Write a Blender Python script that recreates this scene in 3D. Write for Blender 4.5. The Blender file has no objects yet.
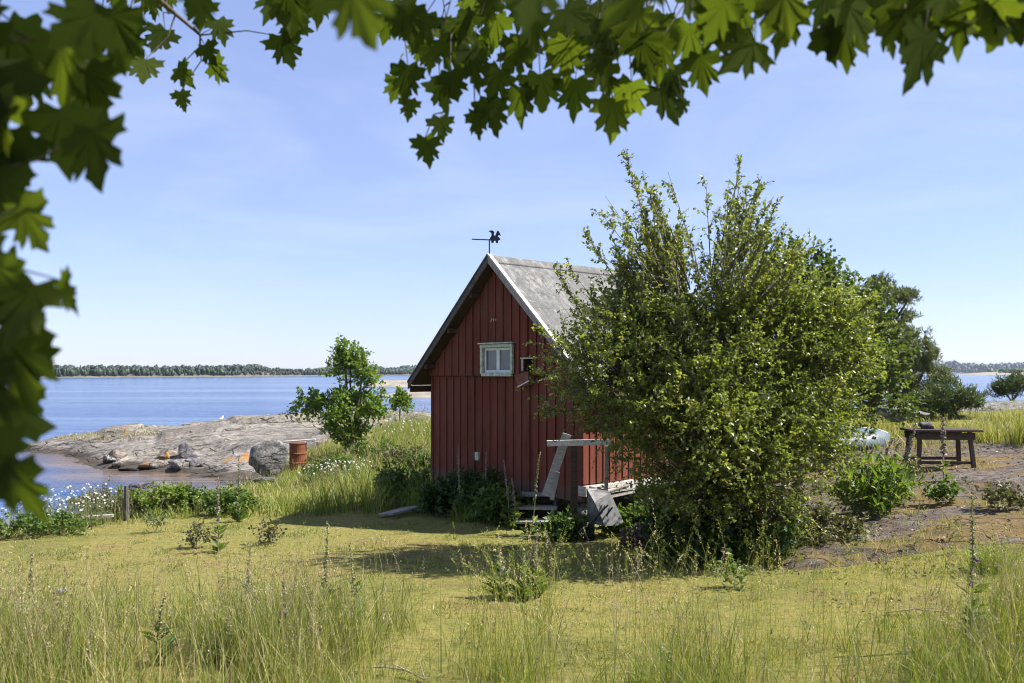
import bpy, bmesh, math, random
import numpy as np
from mathutils import Vector, Matrix, noise as mnoise

R = math.radians
random.seed(4); rng = np.random.default_rng(11)
scene = bpy.context.scene
COL = scene.collection

CAMZ = 3.2; FPX = 900.0; HOR = 372.0
SUN_EL = 50.6
def P(u, v, Y): return ((u-512)/FPX*Y, Y, CAMZ-(v-HOR)/FPX*Y)
def PX(u, Y): return (u-512)/FPX*Y

# ------------------------------------------------------------------ noise / terrain
def _hash(ix, iy, s):
    h = (ix.astype(np.int64)*374761393 + iy.astype(np.int64)*668265263 + s*982451653) & 0x7fffffff
    h = ((h ^ (h >> 13))*1274126177) & 0x7fffffff
    return ((h ^ (h >> 16)) & 0xffff)/65535.0
def vnoise(x, y, s=0):
    x = np.asarray(x, float); y = np.asarray(y, float)
    ix = np.floor(x); iy = np.floor(y); fx = x-ix; fy = y-iy
    fx = fx*fx*(3-2*fx); fy = fy*fy*(3-2*fy)
    a = _hash(ix, iy, s); b = _hash(ix+1, iy, s); c = _hash(ix, iy+1, s); d = _hash(ix+1, iy+1, s)
    return (a*(1-fx)+b*fx)*(1-fy)+(c*(1-fx)+d*fx)*fy
def fbm(x, y, o=4, s=0):
    t = 0; a = .5; f = 1
    for i in range(o):
        t = t+a*(vnoise(x*f, y*f, s+i)-.5); a *= .5; f *= 2.03
    return t
def sstep(a, b, x):
    t = np.clip((x-a)/(b-a), 0, 1); return t*t*(3-2*t)

CP = [(-8,-5,1.1),(0,-6,1.15),(8,-5,1.25),(0,2,1.12),(-6,4,1.0),(6,4,1.18),(0,7,.97),(-4,7,.92),(5,7,1.06),
 (-3,10.8,.8),(0,10.8,.84),(3,10.8,.87),(6,10.8,1.03),(-4,15,.65),(-.7,13.4,.82),(1,13,.82),(3,13.2,.8),(-1.5,17,.72),(2,19,.8),
 (-7.4,13,.66),(-9.5,14,.42),(-8,17,.4),(-6.5,19.5,.42),(-5.6,22.5,.6),(-5.4,24,.66),(-6.4,15.6,.6),
 (-12.5,15,-.1),(-11.5,18,-.4),(-9.4,20,-.35),(-7.9,23,-.2),(-9,27,-.5),(-14,27,-.9),(-20,23,-1.2),(-20,11,-.5),(-14,5,.25),(-14,10,.1),
 (-4,21,.8),(-4,27,1.1),(-5,30,1.2),(-3,34,1.0),(0,27,1.0),(0,36,.9),(0,46,-.2),(-6,43,-.5),(5,45,-.2),
 (5,13.5,.9),(6.5,13.5,1.12),(7.5,16.8,1.36),(10,13.5,1.4),(11,19.8,1.55),(13,25,1.85),(17,31,2.05),(8,25,1.5),(10,31,1.75),(20,18,1.9),
 (22,42,-.3),(8,43,-.2),(15,44,-.3),(26,30,1.6),(-26,30,-1.5),(-26,0,-.4),(30,10,2.0),(40,40,-.5),(-30,50,-2),(10,60,-2),(40,60,-2)]
_cp = np.array(CP, float)
def _U(r2): return np.where(r2 > 1e-9, .5*r2*np.log(r2+1e-12), 0.)
def _tps():
    n = len(_cp); X = _cp[:, :2]
    K = _U(((X[:, None]-X[None])**2).sum(-1)) + np.eye(n)*2.0
    Pm = np.c_[np.ones(n), X]
    A = np.block([[K, Pm], [Pm.T, np.zeros((3, 3))]])
    return np.linalg.solve(A, np.r_[_cp[:, 2], 0, 0, 0])
_w = _tps()
def Gb(x, y):
    x = np.asarray(x, float); y = np.asarray(y, float); sh = x.shape
    x = x.ravel(); y = y.ravel(); out = np.empty(len(x))
    for i in range(0, len(x), 20000):
        q = np.c_[x[i:i+20000], y[i:i+20000]]
        k = _U(((q[:, None]-_cp[None, :, :2])**2).sum(-1))
        out[i:i+20000] = k@_w[:-3]+_w[-3]+q@_w[-2:]
    return out.reshape(sh)
def G(x, y):
    return np.clip(Gb(x, y), -2.5, 2.4)+.10*fbm(np.asarray(x)*.55, np.asarray(y)*.55, 3, 5)+.03*fbm(np.asarray(x)*2.5, np.asarray(y)*2.5, 2, 9)
def g(x, y): return float(G(np.array([x]), np.array([y]))[0])

# rock spit
def HS(x, y):
    x = np.asarray(x, float); y = np.asarray(y, float)
    yn = np.interp(x, [-22, -20, -17.4, -13.2, -8.7, -6, 2], [37.3, 36.2, 34.8, 30.2, 27.7, 26.2, 25.5])+.9*fbm(x*.5, y*0+3, 3, 21)
    h = np.interp(x, [-24, -20.6, -19, -15.2, -11.4, -8.5, -4, 2], [-.6, .02, .42, .88, 1.18, 1.38, 1.38, 1.15])
    yr = 38+.8*fbm(x*.3, y*0+8, 2, 31)
    t = (y-yn)/(yr-yn)
    up = np.where(t < 0, t*1.2*h.clip(.3), h*np.sin(np.clip(t, 0, 1)*math.pi/2)**.9)
    dn = h-(np.clip(y-yr, 0, None)**1.5)*.075
    z = np.where(t > 1, dn, up)
    # glacially rounded steps
    st = fbm(x*.22+y*.1, y*.7, 3, 41)
    z = z+.30*st+.10*np.abs(fbm(x*.8, y*1.6, 3, 51))*1.5
    led = sstep(.47, .53, vnoise(x*.35+y*.15, y*.55, 61))+.6*sstep(.5, .54, vnoise(x*.8-y*.2, y*1.3, 63)); z = z+.15*led-.08
    return np.clip(z, -2.4, 3)
# right bedrock
def HB(x, y):
    x = np.asarray(x, float); y = np.asarray(y, float)
    edge = 7.5-.18*(x-5)+1.2*fbm(x*.45, x*0+2, 3, 71)
    m = sstep(0, 1.6, y-edge)*sstep(2.5, 3.7, x+.12*(y-12)*0+.9*fbm(x*0+1, y*.5, 2, 72))*(1-sstep(20, 24, y))
    n = fbm(x*.6, y*.9, 4, 81)
    line = y-(10.5+.35*(x-3.4)+.25*fbm(x*1.2, x*0+5, 3, 74))
    led = .14*sstep(-.04, .04, line)-.04
    line2 = y-(13.4+.1*(x-3.5)+.4*fbm(x*.8, x*0+9, 3, 75))
    led = led+.10*sstep(-.03, .03, line2)
    return G(x, y)-.25+m*(.305+.22*n+led)+.06*np.abs(fbm(x*2.2+.3*y, y*3.6, 4, 91))*m+.02*fbm(x*7, y*9, 2, 92)
def Gall(x, y): return np.maximum(np.maximum(G(x, y), HS(x, y)), HB(x, y))
def ga(x, y): return float(Gall(np.array([x]), np.array([y]))[0])

# ------------------------------------------------------------------ object helpers
def link(o, parent=None):
    COL.objects.link(o)
    if parent: o.parent = parent
    return o
def tag(o, label=None, cat=None, group=None, kind=None):
    if label: o['label'] = label
    if cat: o['category'] = cat
    if group: o['group'] = group
    if kind: o['kind'] = kind
    return o
def empty(name, loc, rz=0, rot=None):
    o = bpy.data.objects.new(name, None); link(o); o.location = loc
    o.rotation_euler = rot if rot else (0, 0, rz); o.empty_display_size = .2
    return o
def npmesh(name, V, faces, mat, parent=None, tint=None, smooth=False, loc=None):
    """faces: list of int arrays (n,k)"""
    me = bpy.data.meshes.new(name)
    V = np.asarray(V, np.float32)
    if loc is not None: V = V-np.asarray(loc, np.float32)
    me.vertices.add(len(V)); me.vertices.foreach_set('co', V.ravel())
    idx = np.concatenate([f.ravel() for f in faces]).astype(np.int32)
    tot = np.concatenate([np.full(len(f), f.shape[1]) for f in faces]).astype(np.int32)
    st = np.r_[0, np.cumsum(tot)[:-1]].astype(np.int32)
    me.loops.add(len(idx)); me.loops.foreach_set('vertex_index', idx)
    me.polygons.add(len(tot)); me.polygons.foreach_set('loop_start', st)
    try: me.polygons.foreach_set('loop_total', tot)
    except Exception: pass
    if smooth: me.polygons.foreach_set('use_smooth', np.ones(len(tot), bool))
    if tint is not None:
        a = me.attributes.new('tint', 'FLOAT', 'FACE'); a.data.foreach_set('value', np.asarray(tint, np.float32))
    me.update(calc_edges=True); me.validate()
    me.materials.append(mat)
    o = bpy.data.objects.new(name, me); link(o, parent)
    if loc is not None: o.location = loc
    return o
class MB:
    def __init__(s): s.v = []; s.f = []; s.m = []
    def add(s, vs, fs):
        b = len(s.v); s.v += [tuple(v) for v in vs]; s.f += [tuple(b+i for i in f) for f in fs]
    def box(s, c, size, M=None):
        x, y, z = [k/2 for k in size]
        vs = [Vector((sx*x, sy*y, sz*z)) for sz in (-1, 1) for sy in (-1, 1) for sx in (-1, 1)]
        if M: vs = [M@v for v in vs]
        c = Vector(c)
        s.add([v+c for v in vs], [(0,2,3,1),(4,5,7,6),(0,1,5,4),(2,6,7,3),(0,4,6,2),(1,3,7,5)])
    def beam(s, a, b, w, t, up=(0, 0, 1), jit=0):
        a = Vector(a); b = Vector(b); d = (b-a).normalized(); up = Vector(up)
        sd = d.cross(up)
        if sd.length < 1e-4: sd = d.cross(Vector((1, 0, 0)))
        sd.normalize(); u2 = sd.cross(d).normalized()
        vs = []
        for p in (a, b):
            for i, j in ((-1,-1),(1,-1),(1,1),(-1,1)):
                vs.append(p+sd*(i*w/2+random.uniform(-jit, jit))+u2*(j*t/2+random.uniform(-jit, jit)))
        s.add(vs, [(0,1,2,3),(7,6,5,4),(0,4,5,1),(1,5,6,2),(2,6,7,3),(3,7,4,0)])
    def tube(s, pts, rad, n=8, cap=True):
        pts = [Vector(p) for p in pts]
        if not hasattr(rad, '__len__'): rad = [rad]*len(pts)
        b = len(s.v); prev = None
        for i, p in enumerate(pts):
            d = (pts[min(i+1, len(pts)-1)]-pts[max(i-1, 0)])
            d = d.normalized() if d.length > 1e-6 else Vector((0, 0, 1))
            if prev is None:
                a = d.orthogonal().normalized()
            else:
                a = (prev-d*prev.dot(d))
                a = a.normalized() if a.length > 1e-5 else d.orthogonal().normalized()
            prev = a; c = d.cross(a)
            for k in range(n):
                th = 2*math.pi*k/n
                s.v.append(tuple(p+(a*math.cos(th)+c*math.sin(th))*rad[i]))
        for i in range(len(pts)-1):
            for k in range(n):
                k2 = (k+1) % n
                s.f.append((b+i*n+k, b+i*n+k2, b+(i+1)*n+k2, b+(i+1)*n+k))
        if cap:
            s.f.append(tuple(b+k for k in reversed(range(n))))
            s.f.append(tuple(b+(len(pts)-1)*n+k for k in range(n)))
    def prism(s, poly, thick, f):
        """poly list of 2D, f maps (a,b,c)->3D ; extrude c 0..thick"""
        n = len(poly)
        vs = [f(a, b, 0) for a, b in poly]+[f(a, b, thick) for a, b in poly]
        s.add(vs, [tuple(reversed(range(n))), tuple(range(n, 2*n))]+[(i, (i+1) % n, n+(i+1) % n, n+i) for i in range(n)])
    def build(s, name, mat, parent=None, bevel=0, smooth=False):
        me = bpy.data.meshes.new(name); me.from_pydata(s.v, [], s.f); me.update()
        bm = bmesh.new(); bm.from_mesh(me); bmesh.ops.recalc_face_normals(bm, faces=bm.faces)
        if bevel: bmesh.ops.bevel(bm, geom=list(bm.edges), offset=bevel, segments=1, affect='EDGES', clamp_overlap=True)
        bm.to_mesh(me); bm.free()
        if smooth:
            for p in me.polygons: p.use_smooth = True
        me.materials.append(mat)
        o = bpy.data.objects.new(name, me); link(o, parent)
        return o

# ------------------------------------------------------------------ materials
class N:
    def __init__(s, name):
        s.m = bpy.data.materials.new(name); s.m.use_nodes = True
        s.t = s.m.node_tree; s.t.nodes.clear(); s.out = s.n('ShaderNodeOutputMaterial')
    def n(s, ty, **kw):
        x = s.t.nodes.new(ty)
        for k, v in kw.items():
            if k.startswith('i_'): x.inputs[k[2:].replace('_', ' ')].default_value = v
            else: setattr(x, k, v)
        return x
    def l(s, a, b): s.t.links.new(a, b)
    def co(s, scale=(1, 1, 1), rot=(0, 0, 0), kind='Object'):
        c = s.n('ShaderNodeTexCoord'); mp = s.n('ShaderNodeMapping'); s.l(c.outputs[kind], mp.inputs[0])
        mp.inputs['Scale'].default_value = scale; mp.inputs['Rotation'].default_value = rot
        return mp.outputs[0]
    def noise(s, sc, det=4, rough=.55, vec=None, dist=0):
        x = s.n('ShaderNodeTexNoise'); x.inputs['Scale'].default_value = sc; x.inputs['Detail'].default_value = det
        x.inputs['Roughness'].default_value = rough; x.inputs['Distortion'].default_value = dist
        if vec: s.l(vec, x.inputs['Vector'])
        return x.outputs['Fac']
    def ramp(s, fac, stops):
        x = s.n('ShaderNodeValToRGB'); e = x.color_ramp.elements
        while len(e) < len(stops): e.new(.5)
        for k, (p, c) in zip(e, stops):
            k.position = p; k.color = (c, c, c, 1) if not hasattr(c, '__len__') else (*c, 1)
        s.l(fac, x.inputs[0]); return x.outputs[0]
    def mix(s, fac, a, b, mode='MIX'):
        x = s.n('ShaderNodeMix', data_type='RGBA', blend_type=mode)
        for sock, v in ((x.inputs[0], fac), (x.inputs[6], a), (x.inputs[7], b)):
            if hasattr(v, 'is_output'): s.l(v, sock)
            elif hasattr(v, '__len__'): sock.default_value = (*v, 1) if len(v) == 3 else v
            else: sock.default_value = v
        return x.outputs[2]
    def math(s, op, a, b=0, c=None):
        x = s.n('ShaderNodeMath', operation=op)
        for i, v in enumerate((a, b, c)):
            if v is None: continue
            if hasattr(v, 'is_output'): s.l(v, x.inputs[i])
            else: x.inputs[i].default_value = v
        return x.outputs[0]
    def attr(s, name='tint'):
        return s.n('ShaderNodeAttribute', attribute_name=name).outputs['Fac']
    def bump(s, h, st=.3, dist=.02, prev=None):
        x = s.n('ShaderNodeBump'); x.inputs['Strength'].default_value = st; x.inputs['Distance'].default_value = dist
        s.l(h, x.inputs['Height'])
        if prev: s.l(prev, x.inputs['Normal'])
        return x.outputs[0]
    def pbr(s, col, rough=.8, spec=.3, metal=0, normal=None):
        x = s.n('ShaderNodeBsdfPrincipled')
        for k, v in (('Base Color', col), ('Roughness', rough), ('Specular IOR Level', spec), ('Metallic', metal)):
            if hasattr(v, 'is_output'): s.l(v, x.inputs[k])
            elif hasattr(v, '__len__'): x.inputs[k].default_value = (*v, 1)
            else: x.inputs[k].default_value = v
        if normal: s.l(normal, x.inputs['Normal'])
        return x
    def done(s, sh): s.l(sh.outputs[0] if hasattr(sh, 'outputs') else sh, s.out.inputs[0]); return s.m

def leafmat(name, stops, trans=.4, tcol=(1.25, 1.35, .55), rough=.5, spec=.35):
    m = N(name); f = m.attr(); c = m.ramp(f, stops)
    p = m.pbr(c, rough, spec)
    t = m.n('ShaderNodeBsdfTranslucent'); tc = m.mix(1.0, c, tcol, 'MULTIPLY'); m.l(tc, t.inputs[0])
    mx = m.n('ShaderNodeMixShader'); mx.inputs[0].default_value = trans
    m.l(p.outputs[0], mx.inputs[1]); m.l(t.outputs[0], mx.inputs[2]); return m.done(mx)
def plain(name, c, rough=.7, var=.25, sc=8, bump=.2, spec=.3, metal=0, stretch=(1, 1, 1)):
    m = N(name); v = m.co(stretch); n = m.noise(sc, 5, .6, v)
    d = tuple(k*(1-var) for k in c); e = tuple(min(1, k*(1+var)) for k in c)
    return m.done(m.pbr(m.ramp(n, [(.3, d), (.7, e)]), rough, spec, metal, m.bump(n, bump, .01)))

M = {}
M['shrub'] = leafmat('shrub_leaf', [(0, (.08, .11, .022)), (.4, (.15, .185, .035)), (.75, (.25, .275, .06)), (1, (.38, .35, .11))], .5, rough=.38, spec=.6)
M['aspen'] = leafmat('aspen_leaf', [(0, (.05, .075, .02)), (.6, (.09, .125, .032)), (1, (.15, .18, .05))], .42)
M['sapling'] = leafmat('sapling_leaf', [(0, (.08, .13, .02)), (.6, (.14, .21, .03)), (1, (.22, .29, .05))], .45)
M['maple'] = leafmat('maple_leaf', [(0, (.026, .038, .014)), (.6, (.042, .060, .019)), (1, (.065, .086, .026))], .5, (3.0, 3.0, .5), .8, .0)
M['pine'] = leafmat('pine_needle', [(0, (.045, .07, .03)), (.6, (.085, .12, .045)), (1, (.16, .18, .075))], .2)
M['weed'] = leafmat('weed_leaf', [(0, (.045, .085, .02)), (.6, (.10, .16, .03)), (1, (.19, .23, .06))], .4)
M['fresh_weed'] = leafmat('fresh_leaf', [(0, (.07, .12, .02)), (.6, (.15, .21, .035)), (1, (.26, .29, .07))], .4)
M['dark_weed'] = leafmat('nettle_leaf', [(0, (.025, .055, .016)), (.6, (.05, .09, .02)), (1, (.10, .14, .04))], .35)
M['heath'] = leafmat('heath_leaf', [(0, (.07, .055, .03)), (.5, (.12, .12, .05)), (1, (.22, .2, .11))], .25)
M['grass'] = leafmat('grass_blade', [(0, (.07, .11, .02)), (.4, (.17, .20, .035)), (.7, (.30, .29, .08)), (1, (.55, .45, .23))], .4, (1.2, 1.25, .5))
M['green_grass'] = leafmat('fresh_grass_blade', [(0, (.09, .14, .018)), (.6, (.18, .24, .03)), (1, (.34, .36, .08))], .4, (1.2, 1.25, .5))
M['lawn_blade'] = leafmat('lawn_blade', [(0, (.12, .13, .025)), (.5, (.23, .22, .045)), (.8, (.34, .30, .085)), (1, (.44, .35, .16))], .35, (1.1, 1.1, .6))
M['seed'] = leafmat('seed_head', [(0, (.16, .12, .07)), (.5, (.27, .21, .12)), (1, (.5, .42, .27))], .3, (1, 1, .8))
M['pod'] = leafmat('seed_pod', [(0, (.16, .16, .10)), (.5, (.32, .28, .23)), (1, (.55, .47, .44))], .2, (1, 1, .9))
M['greenpod'] = leafmat('green_seed_pod', [(0, (.12, .15, .05)), (.5, (.26, .28, .12)), (1, (.48, .46, .28))], .25, (1, 1, .7))
M['petal'] = leafmat('purple_petal', [(0, (.22, .05, .25)), (1, (.45, .12, .48))], .35, (1, 1, 1))
M['white_petal'] = leafmat('white_petal', [(0, (.5, .5, .47)), (1, (.62, .62, .6))], .35, (1, 1, .95))
M['litter'] = leafmat('dry_leaf', [(0, (.06, .04, .03)), (.5, (.14, .10, .07)), (1, (.28, .2, .17))], .1, (1, 1, 1))

m = N('bark'); v = m.co((6, 6, 1.6)); n = m.noise(3, 6, .65, v)
M['bark'] = m.done(m.pbr(m.ramp(n, [(.3, (.05, .04, .03)), (.6, (.14, .12, .09)), (.8, (.24, .22, .18))]), .9, .2, 0, m.bump(n, .6, .03)))
M['stem'] = plain('plant_stem', (.16, .17, .07), .7, .3)
M['drystem'] = plain('dry_stem', (.30, .24, .17), .8, .3)

# lawn
m = N('mossy_lawn'); v = m.co()
a = m.noise(.55, 5, .6, v); b = m.noise(7, 6, .7, v); c = m.noise(45, 4, .7, v)
base = m.ramp(a, [(.3, (.18, .18, .05)), (.48, (.30, .275, .08)), (.6, (.35, .285, .10)), (.72, (.26, .18, .095))])
fine = m.ramp(b, [(.28, (.42, .55, .36)), (.45, (.85, .95, .7)), (.6, (1.08, 1.05, .95)), (.76, (1.35, 1.15, .95))])
c1 = m.mix(1.0, base, fine, 'MULTIPLY')
b2 = m.noise(18, 5, .75, v)
c1 = m.mix(m.ramp(b2, [(.36, .75), (.5, 0)]), c1, (.075, .085, .03))
c2 = m.mix(m.ramp(c, [(.48, 0), (.66, .5)]), c1, (.40, .34, .17))
bare = m.ramp(m.noise(1.3, 6, .7, m.co((.6, 1.5, 1))), [(.57, 0), (.66, .7)])
c3 = m.mix(m.math('MULTIPLY', bare, m.ramp(b, [(.35, .2), (.6, 1)])), c2, (.24, .15, .09))
M['lawn'] = m.done(m.pbr(c3, .95, .1, 0, m.bump(c, 1., .03, m.bump(b2, 1., .06, m.bump(b, .8, .08)))))

# rock on the spit
def rockmat(name, pale, mid, dark, orange=.0, moss=.0, sc=1.0):
    m = N(name); v = m.co((sc, sc, sc)); vs = m.co((sc*.6, sc*2.2, sc*2.5), (0, 0, R(12)))
    a = m.noise(.8, 8, .68, vs, .6); b = m.noise(5, 8, .75, v); c = m.noise(28, 5, .7, v)
    base = m.ramp(a, [(.33, dark), (.43, mid), (.56, pale)])
    sp = m.mix(m.ramp(b, [(.42, 0.), (.6, .85)]), base, dark)
    sp = m.mix(m.ramp(m.noise(.35, 5, .6, vs), [(.5, 0), (.62, .6)]), sp, tuple(k*1.3 for k in dark))
    sp = m.mix(m.ramp(c, [(.5, 0), (.66, .7)]), sp, tuple(min(1, k*1.5) for k in pale))
    if orange:
        o = m.ramp(m.noise(.55, 7, .7, m.co((1, 1, 1), (0, 0, 1))), [(.64-.1*orange, 0), (.68-.1*orange, .9)])
        o = m.math('MULTIPLY', o, m.ramp(b, [(.35, 0), (.5, 1)]))
        sp = m.mix(o, sp, (.42, .20, .05))
    if moss:
        mn = m.noise(.9, 7, .7, m.co((.7, 1.4, 1), (0, 0, 2)))
        tc_ = m.n('ShaderNodeTexCoord'); sx_ = m.n('ShaderNodeSeparateXYZ'); m.l(tc_.outputs['Object'], sx_.inputs[0])
        nearf = m.ramp(m.math('DIVIDE', m.math('SUBTRACT', sx_.outputs[1], m.math('MULTIPLY', sx_.outputs[0], .3)), 20), [(.42, .16), (.52, 0)])
        o = m.ramp(m.math('ADD', mn, nearf), [(.56-.12*moss, 0), (.62-.12*moss, .95)])
        gr = m.mix(m.ramp(b, [(.4, 0), (.6, 1)]), (.15, .115, .045), (.22, .145, .06))
        sp = m.mix(o, sp, gr)
    # dark wet band at the waterline
    g_ = m.n('ShaderNodeNewGeometry'); sx = m.n('ShaderNodeSeparateXYZ'); m.l(g_.outputs['Position'], sx.inputs[0])
    zz = m.math('ADD', sx.outputs[2], m.math('MULTIPLY', b, -.25))
    wet = m.ramp(zz, [(0.0, .85), (.10, 0)])
    sp = m.mix(wet, sp, (.045, .035, .025))
    crack = m.n('ShaderNodeTexVoronoi', feature='DISTANCE_TO_EDGE'); crack.inputs['Scale'].default_value = .55
    wv = m.n('ShaderNodeVectorMath', operation='ADD')
    m.l(vs, wv.inputs[0]); nn = m.n('ShaderNodeTexNoise'); nn.inputs['Scale'].default_value = 1.5; m.l(v, nn.inputs[0]); m.l(nn.outputs['Color'], wv.inputs[1])
    m.l(wv.outputs[0], crack.inputs['Vector'])
    cr = m.ramp(crack.outputs['Distance'], [(0, 1.), (.022, 0)])
    sp = m.mix(m.math('MULTIPLY', cr, .8), sp, (.03, .026, .02))
    h = m.math('ADD', m.math('MULTIPLY', a, 2), m.math('ADD', b, m.math('MULTIPLY', cr, -1)))
    return m.done(m.pbr(sp, .9, .2, 0, m.bump(c, .5, .02, m.bump(h, .8, .08))))
M['spit'] = rockmat('shore_granite', (.31, .28, .24), (.205, .185, .16), (.055, .048, .042), .12, .0, .9)
M['bed'] = rockmat('lichen_bedrock', (.20, .175, .15), (.125, .09, .062), (.04, .028, .02), .12, .62, 1.9)
M['boulder'] = rockmat('boulder_granite', (.36, .345, .32), (.20, .19, .175), (.045, .042, .04), .0, .0, 2.2)
M['rust_rock'] = rockmat('orange_lichen_rock', (.33, .28, .23), (.24, .18, .13), (.08, .065, .055), .85, .0, 1.5)
M['dark_rock'] = rockmat('dark_granite', (.26, .25, .25), (.12, .115, .12), (.045, .04, .045), .3, .0, 2)

# water
m = N('sea_water'); v = m.co()
sh = m.attr('shallow')
vw = m.co((.75, 2.2, 1), (0, 0, R(8)))
w1 = m.noise(1.1, 5, .6, vw); w2 = m.noise(.22, 4, .6, m.co((.5, 2.5, 1), (0, 0, R(-6))))
streak = m.ramp(m.noise(.02, 4, .6, m.co((.25, 2.6, 1), (0, 0, R(3)))), [(.42, .25), (.55, 1)])
hh = m.math('ADD', m.math('MULTIPLY', w1, .55), w2)
bp = m.n('ShaderNodeBump'); m.l(hh, bp.inputs['Height']); bp.inputs['Distance'].default_value = .35
m.l(m.math('MULTIPLY', m.math('MULTIPLY', streak, .9), m.math('SUBTRACT', 1.0, m.math('MULTIPLY', sh, .55))), bp.inputs['Strength'])
colr = m.mix(sh, (.006, .055, .19), m.mix(m.noise(.9, 4, .6, m.co((.6, 1.6, 1))), (.10, .065, .04), (.20, .14, .09)))
M['water'] = m.done(m.pbr(colr, .12, .36, 0, bp.outputs[0]))

# falu red
def redmat(name, c0, c1):
    m = N(name); v = m.co((9, 9, .9)); n = m.noise(2, 6, .7, v); n2 = m.noise(1.3, 4, .6, m.co())
    vb = m.n('ShaderNodeTexWhiteNoise', noise_dimensions='1D')
    c = m.ramp(n, [(.25, c0), (.6, c1), (.85, tuple(k*1.35 for k in c1))])
    c = m.mix(m.ramp(n2, [(.45, 0), (.75, .45)]), c, (.15, .085, .065))
    g_ = m.n('ShaderNodeTexCoord'); sx = m.n('ShaderNodeSeparateXYZ'); m.l(g_.outputs['Object'], sx.inputs[0])
    bi = m.math('ROUND', m.math('DIVIDE', m.math('ADD', m.math('ADD', sx.outputs[0], sx.outputs[1]), .1), .195)); m.l(bi, vb.inputs['W'])
    c = m.mix(m.ramp(vb.outputs[0], [(0, .0), (1, .5)]), c, (.20, .066, .045))
    low = m.ramp(m.math('ADD', sx.outputs[2], m.math('MULTIPLY', n, .5)), [(.95, .6), (1.5, 0)])
    c = m.mix(low, c, (.11, .085, .07))
    return m.done(m.pbr(c, .92, .12, 0, m.bump(n, .5, .01)))
M['red'] = redmat('falu_red_boards', (.075, .024, .016), (.145, .044, .028))
M['faded_red'] = plain('faded_red_wood', (.20, .085, .075), .9, .3, 6, .4, .15)
M['brown_grey_wood'] = plain('brown_grey_board', (.10, .088, .078), .9, .3, 4, .4, .15, 0, (3, 3, 8))  # darker brown-grey boards: left bargeboard, step stringers, bank post
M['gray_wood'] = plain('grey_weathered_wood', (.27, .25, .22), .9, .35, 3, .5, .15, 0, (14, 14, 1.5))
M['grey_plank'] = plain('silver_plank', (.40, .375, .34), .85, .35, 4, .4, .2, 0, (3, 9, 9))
M['white_wood'] = plain('flaking_white_wood', (.60, .58, .53), .8, .3, 7, .4, .2, 0, (5, 5, 2))
M['casing'] = plain('lichened_white_paint', (.42, .46, .34), .85, .4, 16, .5, .2)
M['sash'] = plain('white_sash_paint', (.66, .67, .63), .6, .15, 12, .2)
M['dark_wood'] = plain('dark_brown_wood', (.075, .05, .035), .8, .35, 5, .4, .25, 0, (2, 8, 8))
M['black'] = plain('opening_shade_black', (.008, .008, .008), .9, .1)  # flat black standing for the unlit inside of the hatch
M['dark_iron'] = plain('dark_iron', (.03, .04, .045), .55, .3, 12, .2, .4, .3)
M['tyre'] = plain('tyre_rubber', (.018, .018, .018), .8, .2, 30, .2)
m = N('galvanised_steel'); n = m.noise(9, 6, .7, m.co())
M['steel'] = m.done(m.pbr(m.ramp(n, [(.3, (.09, .09, .088)), (.5, (.16, .16, .158)), (.7, (.22, .218, .21))]), .5, .5, .25, m.bump(n, .15, .01)))
m = N('rusty_iron'); n = m.noise(6, 7, .75, m.co())
M['rust'] = m.done(m.pbr(m.ramp(n, [(.3, (.07, .028, .018)), (.5, (.18, .062, .026)), (.72, (.29, .12, .055))]), .9, .2, 0, m.bump(n, .4, .01)))
m = N('roof_sheet'); v = m.co((2.4, 2.4, .7)); n = m.noise(3.5, 9, .8, v); n2 = m.noise(1.6, 8, .75, m.co())
c = m.ramp(n, [(.35, (.06, .058, .053)), (.5, (.155, .152, .145)), (.65, (.26, .255, .24))])
c = m.mix(m.ramp(n2, [(.44, 0), (.56, .85)]), c, (.10, .10, .095)); c = m.mix(m.ramp(m.noise(14, 5, .7, m.co()), [(.58, 0), (.7, .6)]), c, (.36, .355, .33))
M['roof'] = m.done(m.pbr(c, .85, .25, 0, m.bump(n, .4, .02)))
m = N('window_glass'); M['glass'] = m.done(m.pbr((.10, .105, .11), .12, .6, 0, m.bump(m.noise(3, 3, .5, m.co()), .12, .02)))
M['curtain'] = plain('net_curtain', (.62, .62, .64), .9, .15, 10, .3, .1, 0, (8, 8, .5))
M['boat'] = plain('pale_blue_hull', (.10, .135, .17), .5, .2, 5, .1)
M['gull'] = plain('gull_feather', (.8, .8, .8), .8, .05)
M['far_tree'] = leafmat('far_forest', [(0, (.014, .027, .015)), (.6, (.024, .042, .021)), (1, (.038, .06, .03))], .1)
M['far_land'] = plain('far_shore_land', (.11, .10, .075), .9, .3, .05, 0)
M['skerry'] = plain('skerry_rock', (.24, .215, .165), .9, .35, .35, .2)
M['seabed'] = plain('seabed_sand', (.12, .10, .07), .9, .2, .5, .1)

# ------------------------------------------------------------------ setting meshes
def heightfield(name, xs, ys, fn, mat, smooth=True, keep=None):
    X, Y = np.meshgrid(xs, ys); Z = fn(X, Y)
    nx, ny = len(xs), len(ys)
    i = np.arange(nx*ny).reshape(ny, nx)
    F = np.stack([i[:-1, :-1], i[:-1, 1:], i[1:, 1:], i[1:, :-1]], -1).reshape(-1, 4)
    if keep is not None:
        k = keep(X, Y, Z).ravel(); F = F[k[F].any(1)]
    V = np.c_[X.ravel(), Y.ravel(), Z.ravel()]
    return npmesh(name, V, [F], mat, smooth=smooth)
def grid_ax(a, b, fine0, fine1, d0, d1):
    r = [a]
    while r[-1] < b:
        r.append(r[-1]+(d0 if fine0 <= r[-1] <= fine1 else d1))
    return np.array(r)
o = heightfield('lawn', grid_ax(-32, 42, -10, 12, .13, .6), grid_ax(-14, 62, 4, 18, .13, .5), G, M['lawn']); tag(o, kind='structure')
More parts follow.
